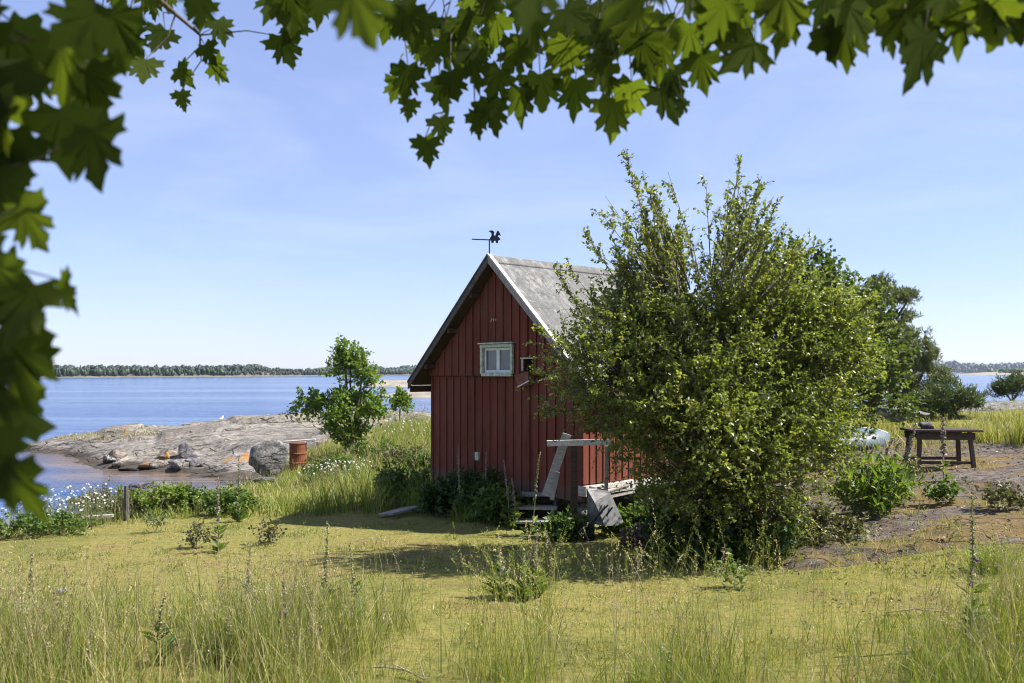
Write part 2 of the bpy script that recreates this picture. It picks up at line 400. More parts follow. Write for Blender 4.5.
o = heightfield('shore_rock', np.arange(-26, 4, .12), np.arange(23, 47, .12), HS, M['spit'], keep=lambda X, Y, Z: Z > -1.2); tag(o, kind='structure')
o = heightfield('bedrock', np.arange(2.5, 24, .06), np.arange(6.6, 25, .06), HB, M['bed'], keep=lambda X, Y, Z: Z > G(X, Y)-.2); tag(o, kind='structure')
o = npmesh('seabed', [(-6000, -3000, -3), (6000, -3000, -3), (6000, 9000, -3), (-6000, 9000, -3)], [np.array([[0, 1, 2, 3]])], M['seabed']); tag(o, kind='structure')
# water sheet
xs = np.r_[-6000, -2000, -600, -200, -80, np.arange(-40, 44, .5), 80, 200, 600, 2000, 6000]
ys = np.r_[-3000, -600, -100, np.arange(-20, 70, .5), 90, 140, 220, 400, 800, 1600, 3500, 9000]
o = heightfield('water', xs, ys, lambda X, Y: X*0, M['water']); tag(o, kind='structure')
me = o.data; co = np.empty(len(me.vertices)*3, np.float32); me.vertices.foreach_get('co', co); co = co.reshape(-1, 3)
dep = -np.maximum(Gb(co[:, 0], co[:, 1]), HS(co[:, 0], co[:, 1]))
inr = (np.abs(co[:, 0]) < 45) & (co[:, 1] < 60) & (co[:, 1] > -30)
s_ = np.where(inr, 1-sstep(.05, .9, dep), 0)
s_ = s_*(1-sstep(33, 38, co[:, 1]))
a = me.attributes.new('shallow', 'FLOAT', 'POINT'); a.data.foreach_set('value', s_.astype(np.float32))

# far shore
def far_shore():
    pts = [(-900, 330), (-420, 420), (-246, 480), (-170, 640), (-95, 900), (60, 1300), (420, 1900), (900, 2100), (2400, 2300)]
    hts = [7, 7.2, 7.6, 8.2, 12.5, 16, 27, 30, 34]
    pts = np.array(pts, float); s = np.r_[0, np.cumsum(np.hypot(*np.diff(pts, axis=0).T))]
    V = []; nseg = 240
    for i in range(nseg+1):
        t = s[-1]*i/nseg
        x = np.interp(t, s, pts[:, 0]); y = np.interp(t, s, pts[:, 1]); h = np.interp(t, s, hts)
        k = float(fbm(np.array([t*.01]), np.array([2.]), 3, 101)[0])
        for dy, z in ((0, -1), (2, .5), (10, .9), (60, h*.35*(1+k)), (200, h*.5*(1+1.5*k)), (420, -1)):
            V.append((x, y+dy*(y/900+.3), z))
    i = np.arange((nseg+1)*6).reshape(nseg+1, 6)
    F = np.stack([i[:-1, :-1], i[1:, :-1], i[1:, 1:], i[:-1, 1:]], -1).reshape(-1, 4)
    tag(npmesh('far_shore', V, [F], M['far_land'], smooth=True), kind='structure')
    # forest: lumpy crowns
    bm = bmesh.new(); bmesh.ops.create_icosphere(bm, subdivisions=2, radius=1)
    tv = np.array([v.co[:] for v in bm.verts]); tf = np.array([[v.index for v in f.verts] for f in bm.faces]); bm.free()
    n = 15000; t = s[-1]*rng.random(n)**1.5; dist = rng.random(n)**1.2
    x = np.interp(t, s, pts[:, 0]); y = np.interp(t, s, pts[:, 1]); h = np.interp(t, s, hts)
    k = fbm(t*.01, t*0+2., 3, 101); k2 = fbm(t*.03, t*0+9., 3, 102)
    sc = y/900+.3
    yy = y+(6+120*dist)*sc; base = .9+h*.35*(1+k)*np.clip(dist*2, 0, 1)
    hh = h*(.40+.5*k2*2)*(.75+.4*rng.random(n))*(1+.5*(vnoise(t*.09, t*0+4., 103)-.5)); hh = np.maximum(hh, 2.5)*.85
    con = rng.random(n) < .35
    w = hh*np.where(con, .18, .34)*(.7+.6*rng.random(n))
    V = tv[None]*np.ones((n, 1, 1)); zz = V[..., 2]
    taper = np.where(con[:, None], np.clip((1-zz)*.75, .04, 2), 1)
    jit = 1+.8*(rng.random((n, len(tv)))-.5)
    VX = V[..., 0]*w[:, None]*taper*jit+x[:, None]; VY = V[..., 1]*w[:, None]*taper*jit+yy[:, None]
    VZ = (zz+.85)*.54*hh[:, None]*(1+.15*(rng.random((n, len(tv)))-.5))+base[:, None]
    F = (tf[None]+(np.arange(n)*len(tv))[:, None, None]).reshape(-1, 3)
    tint = np.repeat(rng.random(n), len(tf))*.7+.3*rng.random(n*len(tf))
    tag(npmesh('far_forest', np.stack([VX, VY, VZ], -1).reshape(-1, 3), [F], M['far_tree'], tint=tint),
        'dark green forest lining the far shore across the water', 'forest', kind='stuff')
    return tv, tf
ICO_V, ICO_F = far_shore()

def mound(name, cx, cy, rx, ry, h, mat, seed, rz=0, n=56):
    a = np.linspace(-1, 1, n); X, Y = np.meshgrid(a, a); r = np.hypot(X, Y)
    Z = h*(1-r**2.2)+h*.9*fbm(X*2.2+seed, Y*2.2, 4, seed)*(r < 1.2)-.25*h
    c, s = math.cos(rz), math.sin(rz)
    WX = cx+X*rx*c-Y*ry*s; WY = cy+X*rx*s+Y*ry*c
    i = np.arange(n*n).reshape(n, n); F = np.stack([i[:-1, :-1], i[:-1, 1:], i[1:, 1:], i[1:, :-1]], -1).reshape(-1, 4)
    k = (Z.ravel() > -h*.6); F = F[k[F].any(1)]
    return npmesh(name, np.c_[WX.ravel(), WY.ravel(), np.maximum(Z, -1.5).ravel()], [F], mat, smooth=True)
tag(mound('skerry', -22, 205, 15, 12, 2.0, M['skerry'], 3), kind='structure')
tag(mound('skerry', -13, 118, 6, 5, .9, M['skerry'], 7), kind='structure')
tag(mound('islet', 575, 1000, 85, 60, 4.5, M['skerry'], 5), kind='structure')
tag(mound('islet', 760, 1150, 110, 60, 3.5, M['skerry'], 9), kind='structure')
def blobs_stuff(name, label, cx, cy, rx, ry, n, h, z0, cat='bushes'):
    a = rng.random(n)*6.283; r = np.sqrt(rng.random(n))
    x = cx+np.cos(a)*r*rx; y = cy+np.sin(a)*r*ry; hh = h*(.5+.8*rng.random(n)); w = hh*.8
    V = ICO_V[None]*(1+.4*(rng.random((n, len(ICO_V)))-.5))[..., None]
    V = V*np.stack([w, w, hh*.6], -1)[:, None]+np.stack([x, y, z0+hh*.3], -1)[:, None]
    F = (ICO_F[None]+(np.arange(n)*len(ICO_V))[:, None, None]).reshape(-1, 3)
    tag(npmesh(name, V.reshape(-1, 3), [F], M['weed'], tint=rng.random(len(F))*.6), label, cat, kind='stuff')
blobs_stuff('islet_bushes', 'low green bushes covering the small rocky islet on the right', 585, 1000, 55, 30, 200, 4.5, 2.2)

# ------------------------------------------------------------------ foliage builders
def nrm(a): return a/np.maximum(np.linalg.norm(a, axis=-1, keepdims=True), 1e-9)
def leaves(Pp, D, L, wr, nb=None, fold=.25):
    """Pp (n,3) base, D (n,3) direction, L (n,) length -> V,F (two quads-tris folded leaf)"""
    n = len(Pp); up = rng.normal(size=(n, 3))*.6+(np.array([0, 0, 1.]) if nb is None else nb)
    side = nrm(np.cross(D, up)); nn = np.cross(side, D)
    L = L[:, None]
    a = Pp; b = Pp+D*L*.45+side*L*wr+nn*L*wr*fold; c = Pp+D*L-nn*L*.08; d = Pp+D*L*.45-side*L*wr+nn*L*wr*fold
    V = np.stack([a, b, c, d], 1).reshape(-1, 3)
    q = np.arange(n)[:, None]*4
    F = np.concatenate([q+np.array([[0, 1, 2]]), q+np.array([[0, 2, 3]])], 1).reshape(-1, 3)
    return V, F
def tubes3(A, B, C, ra, rc):
    """thin 3-sided tubes through A,B,C"""
    n = len(A); ang = np.array([0, 2.094, 4.189])
    d = nrm(C-A); o1 = nrm(np.cross(d, np.array([.31, .2, .9]))); o2 = np.cross(d, o1)
    ring = o1[:, None]*np.cos(ang)[None, :, None]+o2[:, None]*np.sin(ang)[None, :, None]
    rb = (ra+rc)/2
    V = np.stack([A[:, None]+ring*ra[:, None, None], B[:, None]+ring*rb[:, None, None], C[:, None]+ring*rc[:, None, None]], 1).reshape(-1, 3)
    q = []
    for s in range(2):
        for k in range(3):
            k2 = (k+1) % 3; q.append([s*3+k, s*3+k2, s*3+3+k2, s*3+3+k])
    F = (np.array(q)[None]+(np.arange(n)*9)[:, None, None]).reshape(-1, 4)
    return V, F
def join(parts):
    V = []; F = []; b = 0
    for v, f in parts:
        V.append(v); F.append(f+b); b += len(v)
    return np.concatenate(V), F

def twig_leaves(O, D, TL, per, lsize, wr, droop=.25, spread=.9, lup=.0, tt=None):
    n = len(O); t = (np.arange(per)+rng.random((n, per)))/per
    t = t if tt is None else tt(t)
    p = O[:, None]+D[:, None]*(TL[:, None]*t)[..., None]
    p[..., 2] -= droop*TL[:, None]*t**2
    ld = nrm(D[:, None]*.5+rng.normal(size=(n, per, 3))*spread+np.array([0, 0, lup]))
    L = lsize*(.65+.7*rng.random((n, per)))
    return p.reshape(-1, 3), ld.reshape(-1, 3), L.ravel()

def tree(name, label, cat, base, blobs, ncl, tw, per, lsize, wr, mat, tl=.45, trunk_r=.09, group=None, leafname='crown', shoots=None,
         droop=.25, up=.45, stems=1, bark='bark', lup=0., shell=.5, tintbias=0., trunkpts=None, splay=.18, wood=True):
    root = empty(name, base); tag(root, label, cat, group)
    base = np.array(base, float); bl = np.array(blobs, float)
    wgt = bl[:, 3]*bl[:, 4]*bl[:, 5]; wgt = wgt**.8/(wgt**.8).sum()
    bi = rng.choice(len(bl), ncl, p=wgt)
    d = nrm(rng.normal(size=(ncl, 3))); d[:, 2] = np.where(d[:, 2] < -.6, -d[:, 2]*.5, d[:, 2]); r = shell+(1-shell)*rng.random(ncl)**.7
    cc = bl[bi, :3]+d*r[:, None]*bl[bi, 3:6]
    cc[:, 2] = np.maximum(cc[:, 2], base[2]+.12)
    if ncl > 200:
        kp = (vnoise(cc[:, 0]*2.1+cc[:, 1]*.9, cc[:, 2]*2.1-cc[:, 1]*.6, 404) > .30); cc = cc[kp]; d = d[kp]; bi = bi[kp]; ctint = rng.random(len(cc)); ncl = len(cc)
    ctint = rng.random(len(cc))
    O = np.repeat(cc, tw, 0)+rng.normal(size=(ncl*tw, 3))*tl*.28
    D = nrm(np.repeat(d, tw, 0)*.8+rng.normal(size=(ncl*tw, 3))*.55+np.array([0, 0, up]))
    TL = tl*(.5+.9*rng.random(len(O)))
    p, ld, L = twig_leaves(O, D, TL, per, lsize, wr, droop, lup=lup)
    V, F = leaves(p, ld, L, wr)
    ti = np.clip(np.repeat(np.repeat(ctint, tw*per)*.5+.5*rng.random(ncl*tw*per), 2)+tintbias, 0, 1)
    parts = [(V, F)]; wood_parts = []
    e = O+D*TL[:, None]*.9; e[:, 2] -= droop*TL*.8; mid = (O+e)/2; mid[:, 2] += droop*TL*.15
    if wood and tl > .25: wood_parts.append(tubes3(O, mid, e, np.full(len(O), .004), np.full(len(O), .0015)))
    cen = bl[bi, :3]; midc = (cen+cc)/2; midc[:, 2] -= .05
    if wood: wood_parts.append(tubes3(cen, midc, cc, np.full(ncl, trunk_r*.13+.003), np.full(ncl, .004)))
    if shoots is not None:
        for (a, b, npl, ls) in shoots:
            a = np.array(a); b = np.array(b); bend = (a+b)/2+np.array([0, 0, -.0])+rng.normal(size=3)*.04
            A = a[None]; B = bend[None]; Cc = b[None]
            wood_parts.append(tubes3(A, B, Cc, np.array([.012]), np.array([.003])))
            nt = max(3, int(npl/4.2)); t = rng.random(nt)**.8
            O2 = a+(b-a)*t[:, None]; dd = nrm((b-a)[None]*1.0/np.linalg.norm(b-a)+rng.normal(size=(nt, 3))*.42+np.array([0, 0, .1]))
            T2 = (.30*(1.1-t)+.10)*(.7+.6*rng.random(nt))
            p2, l2, L2 = twig_leaves(O2, dd, T2, 9, ls, wr, .1)
            v2, f2 = leaves(p2, l2, L2, wr); parts.append((v2, f2)); ti = np.r_[ti, rng.random(len(f2))]
            e2 = O2+dd*T2[:, None]; wood_parts.append(tubes3(O2, (O2+e2)/2, e2, np.full(nt, .004), np.full(nt, .0015)))
    V, Fs = join(parts)
    npmesh(leafname, V, [np.concatenate(Fs)], mat, root, tint=ti, loc=base).location = (0, 0, 0)
    # trunk & limbs
    tm = MB(); top = bl[:, :3].mean(0)
    for s in range(stems):
        off = Vector((rng.normal()*splay*.4, rng.normal()*splay*.4, 0)) if stems > 1 else Vector((0, 0, 0))
        for j, b_ in enumerate(bl):
            if stems > 1 and j % stems != s: continue
            b0 = Vector((0, 0, -.1))+off; tgt = Vector(b_[:3]-base)
            hf = Vector((top-base))*(.35+.2*random.random())
            if stems > 1: hf = b0.lerp(tgt, .45)+Vector((0, 0, .15*tgt.z))
            k = (b_[3]*b_[4]*b_[5])**(1/3)
            m1 = b0.lerp(hf, .5)+Vector((rng.normal()*.03, rng.normal()*.03, 0))
            tm.tube([b0, m1, hf, hf.lerp(tgt, .55)+Vector((0, 0, .08*tgt.z)), tgt+Vector((0, 0, k*.4))],
                    [trunk_r*1.2, trunk_r, trunk_r*.75, trunk_r*.42, trunk_r*.12], 7)
    to = tm.build('trunk', M[bark], root, smooth=True)
    if wood_parts:
        V, Fs = join(wood_parts)
        npmesh('branches', V-base.astype(float), [np.concatenate(Fs)], M[bark], root, smooth=True)
    return root

def pb(u, v, Y, ru, rv, ry=None):
    """a crown blob: pixel centre/radii at distance Y -> metres"""
    x, y, z = P(u, v, Y); a = ru/FPX*Y; b = rv/FPX*Y
    return (x, y, z, a, ry if ry else (a+b)/2, b)

# the big shrub-like tree in front of the hut
YT = 11.5; bx = PX(716, YT)
blobs = [pb(700, 400, 11.45, 118, 100, 0.95), pb(804, 372, 11.95, 54, 76, 0.83), pb(618, 378, 11.25, 62, 72, 0.60), pb(692, 318, 11.55, 76, 60, 0.70),
         pb(775, 325, 11.75, 66, 52, 0.64), pb(720, 478, 11.15, 92, 58, 0.76), pb(705, 435, 10.75, 72, 66, 0.51), pb(785, 450, 11.25, 50, 50, 0.57), pb(630, 330, 11.65, 50, 45, 0.45),
         pb(735, 512, 11.3, 62, 24, .5), pb(826, 432, 11.6, 30, 42, 0.43), pb(660, 505, 11.05, 28, 30, 0.32), pb(836, 350, 12.00, 32, 55, 0.51)]
sh = []
for (u0, v0, u1, v1, k) in [(668, 300, 626, 156, 130), (660, 300, 600, 212, 90), (690, 290, 655, 196, 70), (700, 290, 668, 172, 60), (712, 290, 706, 186, 70), (722, 290, 741, 158, 130), (730, 290, 762, 176, 80),
                            (735, 295, 776, 205, 90), (720, 290, 728, 200, 80), (640, 320, 585, 232, 80), (620, 340, 566, 262, 90), (600, 350, 556, 268, 80), (700, 280, 683, 220, 60),
                            (745, 300, 768, 240, 70), (610, 340, 578, 300, 60), (770, 310, 800, 262, 60), (590, 370, 540, 330, 60), (580, 390, 536, 372, 60), (690, 300, 640, 225, 90),
                            (650, 310, 615, 250, 70), (800, 310, 822, 275, 50), (840, 330, 872, 300, 60), (735, 285, 752, 215, 70), (710, 285, 720, 232, 60), (585, 410, 545, 412, 60)]:
    Y = YT+rng.normal()*.35
    sh.append((P(u0, v0, Y), P(u1, v1, Y+rng.normal()*.2), k, .05))
for k in range(26):
    lb_ = k % 2; u0, v0 = (672, 285) if lb_ else (722, 280); u1, v1 = (rng.uniform(604, 662), rng.uniform(178, 240)) if lb_ else (rng.uniform(712, 776), rng.uniform(176, 235))
    Y = YT+rng.normal()*.3
    sh.append((P(u0+rng.normal()*10, v0, Y), P(u1, v1, Y+rng.normal()*.2), 60, .05))
for k in range(40):
    a_ = rng.uniform(-.62, .62); a_ += .12*np.sign(a_); c0 = (700+60*math.sin(a_), 335-10*abs(a_)); r0, r1 = 40, rng.uniform(80, 128)
    Y = YT+rng.normal()*.5
    sh.append((P(c0[0]+math.sin(a_)*r0, c0[1]-math.cos(a_)*r0, Y), P(c0[0]+math.sin(a_*.9)*r1*1.02, c0[1]-math.cos(a_)*r1*.92, Y+rng.normal()*.25), 62, .05))
tree('large_shrub_tree', 'large bushy small leaved tree with upright shoots growing before the red hut', 'tree',
     (bx, YT, g(bx, YT)), blobs, 1200, 7, 17, .046, .33, M['shrub'], tl=.36, trunk_r=.075, shoots=sh, shell=.35, up=.5)

# dark green aspen behind
bx = PX(835, 17.5)
tree('aspen_tree', 'darker green broad leaved tree rising behind the large shrub tree', 'tree', (bx, 17.5, g(bx, 17.5)),
     [pb(790, 295, 17.5, 34, 38, .8), pb(760, 280, 17.5, 20, 18, .5), pb(830, 310, 17.4, 35, 45, .9), pb(860, 350, 17.3, 38, 50, 1), pb(870, 400, 17.3, 30, 40, .9), pb(820, 370, 17.5, 50, 60, 1), pb(800, 258, 17.5, 12, 14, .4)],
     300, 6, 11, .085, .42, M['aspen'], tl=.38, trunk_r=.09, shell=.4)
# small tree left
bx = PX(350, 26)
tree('young_tree', 'fresh green young tree standing alone on the shore left of the hut', 'tree', (bx, 26, ga(bx, 26)),
     [pb(350, 368, 26, 17, 22, .6), pb(344, 350, 26, 8, 9, .3), pb(312, 404, 26, 18, 13, .6), pb(350, 405, 25.9, 22, 22, .8), pb(366, 388, 26, 12, 18, .5), pb(338, 425, 25.9, 15, 10, .6), pb(367, 362, 26, 5, 10, .3), pb(350, 436, 25.8, 20, 12, .6), pb(375, 412, 25.9, 12, 16, .5)],
     215, 6, 9, .095, .38, M['sapling'], tl=.30, trunk_r=.05, shell=.3, stems=2)
bx = PX(399, 32)
tree('round_bush', 'small round green bush in the meadow beyond the young tree', 'bush', (bx, 32, ga(bx, 32)),
     [pb(399, 399, 32, 8, 7, .35), pb(402, 405, 32, 8, 6, .35)], 34, 5, 8, .10, .35, M['sapling'], tl=.22, trunk_r=.03)

# pines
def pine(label, u, vb, Y, blobs, ncl, r=.12, tint=0., name='pine_tree', ls=.14, tl=.20):
    x = PX(u, Y); z = ga(x, Y)
    return tree(name, label, 'tree' if name == 'pine_tree' else 'bush', (x, Y, z), blobs, ncl, 5, 20, ls, .085, M['pine'], tl=tl, trunk_r=r, shell=.25, droop=-.1, up=.7, lup=.5, tintbias=tint, wood=True)
pine('flat topped pine with open upper crown furthest back on the right', 872, 0, 32,
     [pb(895, 300, 32, 22, 9, 1.0), pb(880, 290, 32, 16, 8, .8), pb(905, 318, 32, 12, 6, .5), pb(872, 308, 32, 18, 12, .9), pb(892, 330, 32, 16, 8, .7), pb(860, 295, 32, 14, 10, .7), pb(912, 297, 32, 8, 5, .4)], 150, .12, .4)
pine('dense rounded pine below the flat topped pine', 915, 0, 28,
     [pb(905, 355, 28, 26, 24, 1.1), pb(928, 368, 28, 22, 26, 1.0), pb(890, 385, 28, 28, 30, 1.2), pb(925, 395, 28, 28, 22, 1.1), pb(900, 340, 28, 14, 12, .7), pb(940, 385, 28, 14, 18, .7)], 330, .1, .5)
pine('low dark juniper bush spreading beside the rounded pine', 958, 0, 26,
     [pb(950, 400, 26, 26, 10, .9), pb(968, 404, 26, 18, 7, .7), pb(930, 408, 26, 22, 12, .9)], 120, .06, .1, 'juniper_bush')
pine('small low pine bush on the far rock at the right edge', 1012, 0, 33,
     [pb(1012, 388, 33, 14, 6, .8), pb(1005, 394, 33, 10, 4, .6), pb(1026, 383, 33, 12, 8, .7)], 70, .06, -.1, 'pine_bush')

# ------------------------------------------------------------------ low plants
def bush(label, u, Y, w, h, n, mat, ls=.07, wr=.35, name='leafy_bush', cat='bush', tl=.22, dx=0, up=.8, per=8, group=None, depth=None):
    big_ = n >= 60
    x = PX(u, Y); z = ga(x, Y); bl = []
    k = max(2, int(w/.2))
    for i in range(k):
        ox = (i-(k-1)/2)*w/k*.85+rng.normal()*.05; hh = h*(.38+.62*rng.random())
        bl.append((x+ox, Y+rng.normal()*w*.14, z+hh*.42, min(.3, w/k*.7), depth or min(.3, w/k*.7), hh*.48))
    return tree(name, label, cat, (x, Y, z), bl, n, 5, per, ls, wr, mat, tl=tl, trunk_r=.012, stems=2, up=up*1.4, bark='stem', leafname='leaves', shell=.2, group=group, wood=big_)
bush('bright green leafy weeds on the bank above the cove', 160, 16.8, 1.5, .55, 90, M['fresh_weed'], .07)
bush('low bushy weeds on the bank right of the bright green ones', 208, 17, .9, .38, 40, M['weed'], .06)
bush('brownish twiggy heath shrub beside the daisies', 106, 16.2, .9, .62, 60, M['heath'], .04, .25)
bush('grey brown dry shrub standing near the water between weeds', 128, 16.6, .5, .55, 34, M['heath'], .04, .2)
bush('reddish low weeds at the lawn edge under the boulder', 235, 16.2, .8, .4, 50, M['weed'], .06)
bush('dense shrub in the shade at the left corner of the hut', 408, 17.0, 1.1, .9, 95, M['weed'], .07)
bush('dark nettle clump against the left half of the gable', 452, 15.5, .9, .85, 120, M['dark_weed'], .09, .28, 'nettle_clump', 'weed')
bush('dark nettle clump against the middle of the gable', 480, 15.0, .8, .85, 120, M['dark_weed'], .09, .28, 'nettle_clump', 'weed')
bush('lighter nettle clump left of the wooden steps', 503, 14.3, .55, .6, 70, M['weed'], .10, .25, 'nettle_clump', 'weed')
bush('low weeds growing around the foot of the wooden steps', 566, 13.0, .5, .3, 26, M['weed'], .08, .32)
bush('pale weeds growing under the left edge of the large tree', 645, 13.2, .9, .45, 90, M['weed'], .07)
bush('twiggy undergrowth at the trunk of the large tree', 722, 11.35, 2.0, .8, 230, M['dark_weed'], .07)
bush('sprawling undergrowth right of the large tree', 790, 11.6, 1.0, .6, 90, M['heath'], .055, .3)
bush('fresh green broad leaved plant on the bedrock', 868, 13.0, .8, .75, 26, M['fresh_weed'], .17, .13, 'broad_leaved_plant', 'plant', tl=.4)
bush('smaller green plant right of the broad leaved one on the bedrock', 893, 13.6, .45, .6, 14, M['fresh_weed'], .15, .13, 'broad_leaved_plant', 'plant')
bush('low weeds on the bedrock below the table', 938, 13.4, .25, .12, 8, M['weed'], .07)
bush('tiny dark fir seedling on the lawn', 157, 14.2, .12, .18, 9, M['pine'], .05, .15, 'fir_seedling', 'plant')
bush('small reddish brown heath tuft in the lawn near the bank', 205, 12.6, .16, .07, 9, M['heath'], .05)
bush('small brown heath tuft in the lawn', 266, 12.8, .18, .07, 9, M['heath'], .05)
bush('small green weed patch in the right lawn', 735, 9.6, .12, .05, 6, M['weed'], .05)

bush('reddish low plant on the bedrock beneath the table front', 915, 14.6, .4, .10, 10, M['heath'], .07)
bush('low weed in the rock crack at the right edge', 1005, 12.4, .4, .10, 10, M['heath'], .07)
bush('pale weed at the lawn edge below the broad leaved plant', 835, 11.6, .5, .14, 14, M['heath'], .07)
bush('bushy green plant at the foot of the young tree', 372, 22.5, 1.2, 0.6, 60, M['weed'], .07)
bush('brownish bushy weeds in the meadow left of the hut', 405, 21.5, 1.2, 0.7, 60, M['heath'], .07)
bush('leafy weeds between the rusty drum and the young tree', 335, 20.5, 1.2, 0.45, 55, M['weed'], .07)
bush('bushy weeds beyond the dark corner shrub', 420, 19.5, 0.9, 0.8, 60, M['weed'], .07)
bush('low green weeds beneath the large white daisy patch', 50, 14.4, 1.5, .26, 45, M['weed'], .06)
# daisies
def daisies(label, u, Y, w, d, n, hmin, hmax, seed):
    x0 = PX(u, Y); root = empty('daisy_clump', (x0, Y, ga(x0, Y))); tag(root, label, 'flowers')
    X = x0+np.clip(rng.normal(size=n), -1.8, 1.8)*w/2.6; YY = Y+np.clip(rng.normal(size=n), -1.8, 1.8)*d/2.6; Z = Gall(X, YY); H = hmin+(hmax-hmin)*rng.random(n)
    O = np.stack([X, YY, Z], -1); T = O+np.stack([rng.normal(size=n)*.06, rng.normal(size=n)*.06, H], -1)
    v, f = tubes3(O, (O+T)/2, T, np.full(n, .004), np.full(n, .003)); npmesh('stems', v-np.array(root.location), [f], M['stem'], root)
    # petals: 8 petals round each centre
    npn = 9; ang = np.linspace(0, 2*math.pi, npn, endpoint=False)
    N_ = nrm(np.stack([rng.normal(size=n)*.4+.4, rng.normal(size=n)*.4-.6, np.ones(n)], -1))
    a = nrm(np.cross(N_, np.array([0, 1, .1]))); b = np.cross(N_, a); s = .019*(.8+.5*rng.random(n))
    D = a[:, None]*np.cos(ang)[None, :, None]+b[:, None]*np.sin(ang)[None, :, None]
    Pp = np.repeat(T, npn, 0); v, f = leaves(Pp, D.reshape(-1, 3), np.repeat(s, npn), .28, nb=np.repeat(N_, npn, 0)*5, fold=0)
    npmesh('petals', v-np.array(root.location), [f], M['white_petal'], root, tint=rng.random(len(f)))
    p, ld, L = twig_leaves(O, nrm(T-O), H*.9, 7, .05, .2, 0)
    v, f = leaves(p, ld, L, .2); npmesh('leaves', v-np.array(root.location), [f], M['weed'], root, tint=rng.random(len(f)))
daisies('large patch of white daisies by the water at the left edge', 50, 14.8, 1.15, 1.0, 110, .3, .62, 1)
daisies('white flowers on the bank between the daisies and the shrub', 78, 15.2, .8, .8, 50, .4, .75, 2)
daisies('white yarrow like flowers below the rusty drum', 338, 19.5, 1.0, .8, 90, .3, .5, 3)
daisies('few pale flowers in the meadow left of the hut', 408, 24.5, 1.6, 1.6, 40, .6, .9, 4)

# ------------------------------------------------------------------ grass
def blades(O, H, W, az, lean, curve, seg=4):
    n = len(O); t = np.linspace(0, 1, seg+1)
    dirv = np.stack([np.cos(az), np.sin(az), np.zeros(n)], -1); sd = np.stack([-np.sin(az+rng.normal(size=n)), np.cos(az+rng.normal(size=n)), np.zeros(n)], -1)
    sd = nrm(sd)
    off = (lean[:, None]*t+curve[:, None]*t**2.2)*H[:, None]
    up = H[:, None]*(t-.45*np.clip(curve, 0, 2)[:, None]*t**2.6)
    C = O[:, None]+dirv[:, None]*off[..., None]; C[..., 2] += up
    w = W[:, None]*(1-t**1.6*.92)
    V = np.stack([C+sd[:, None]*w[..., None]/2, C-sd[:, None]*w[..., None]/2], 2).reshape(-1, 3)
    q = np.array([[2*s, 2*s+1, 2*s+3, 2*s+2] for s in range(seg)])
    F = (q[None]+(np.arange(n)*(2*(seg+1)))[:, None, None]).reshape(-1, 4)
    return V, F, C[:, -1], nrm(C[:, -1]-C[:, -2])
def grass(name, label, X, Y, H, W, mat, lean=.15, curve=.35, seg=4, cat='grass', tb=0., kind='stuff', zfn=Gall, root=None, tintfn=None):
    n = len(X); O = np.stack([X, Y, zfn(X, Y)-.02], -1)
    az = rng.random(n)*6.283
    V, F, tip, td = blades(O, H, W, az, np.abs(rng.normal(size=n))*lean, np.abs(rng.normal(size=n))*curve, seg)
    ti = np.clip(np.repeat(rng.random(n)*.8+.25*(vnoise(X*1.3, Y*1.3, 77)), seg)+tb, 0, 1)
    if tintfn is not None: ti = np.clip(np.repeat(rng.random(n)*.7+.15+tintfn(X, Y), seg), 0, 1)
    o = npmesh(name, V if root is None else V-np.array(root.location), [F], M[mat], root, tint=ti)
    if root is None: tag(o, label, cat, kind=kind)
    return o
def sample(n, x0, x1, y0, y1, dens):
    X = rng.uniform(x0, x1, n); Y = rng.uniform(y0, y1, n); k = rng.random(n) < dens(X, Y)
    return X[k], Y[k]
def stems_with_heads(name, label, X, Y, H, mat='seed', hl=.13, hn=18, lean=.08, curve=.15, hw=.014, sl=.014):
    n = len(X); O = np.stack([X, Y, Gall(X, Y)], -1)
    V, F, tip, td = blades(O, H, np.full(n, .0042), rng.random(n)*6.283, np.abs(rng.normal(size=n))*lean, np.abs(rng.normal(size=n))*curve, 5)
    t = rng.random((n, hn)); L = hl*(.6+.8*rng.random(n))
    p = tip[:, None]-td[:, None]*(L[:, None]*t)[..., None]+rng.normal(size=(n, hn, 3))*hw*(t[..., None]*.9+.15)
    d = nrm(td[:, None]+rng.normal(size=(n, hn, 3))*.45)
    v2, f2 = leaves(p.reshape(-1, 3), d.reshape(-1, 3), np.full(n*hn, sl)*(.6+.8*rng.random(n*hn)), .2)
    Vq, Fs = join([(V, F), (v2, f2)])
    tint = np.r_[np.repeat(rng.random(n)*.5+.3, 5), np.repeat(np.repeat(rng.random(n), hn), 2)]
    tag(npmesh(name, Vq, Fs, M[mat], tint=tint), label, 'grass', kind='stuff')

# lawn blades
def on_lawn(X, Y):
    k = (G(X, Y) > HB(X, Y)+.01)*(G(X, Y) > .35)
    return k*(.35+.65*sstep(.35, .6, vnoise(X*1.6, Y*1.6, 55)))
X, Y = sample(330000, -9, 9, 5.5, 17.5, lambda X, Y: on_lawn(X, Y)*(np.abs(X) < Y*.62+.6)*np.clip(1.3-.055*Y, .3, 1))
grass('lawn_grass', 'short yellow green moss and grass of the lawn', X, Y, .015+.045*rng.random(len(X))**3, .008+.007*rng.random(len(X)), 'lawn_blade', .5, .5, 1, zfn=G, tintfn=lambda X, Y: vnoise(X*5, Y*5, 201)*.9-.35+vnoise(X*.9, Y*.9, 202)*.5-.25)
X, Y = sample(260000, -8, 8, 6, 17, lambda X, Y: on_lawn(X, Y)*(np.abs(X) < Y*.62+.6)*sstep(.66, .74, vnoise(X*3.1, Y*3.1, 301))*.8)
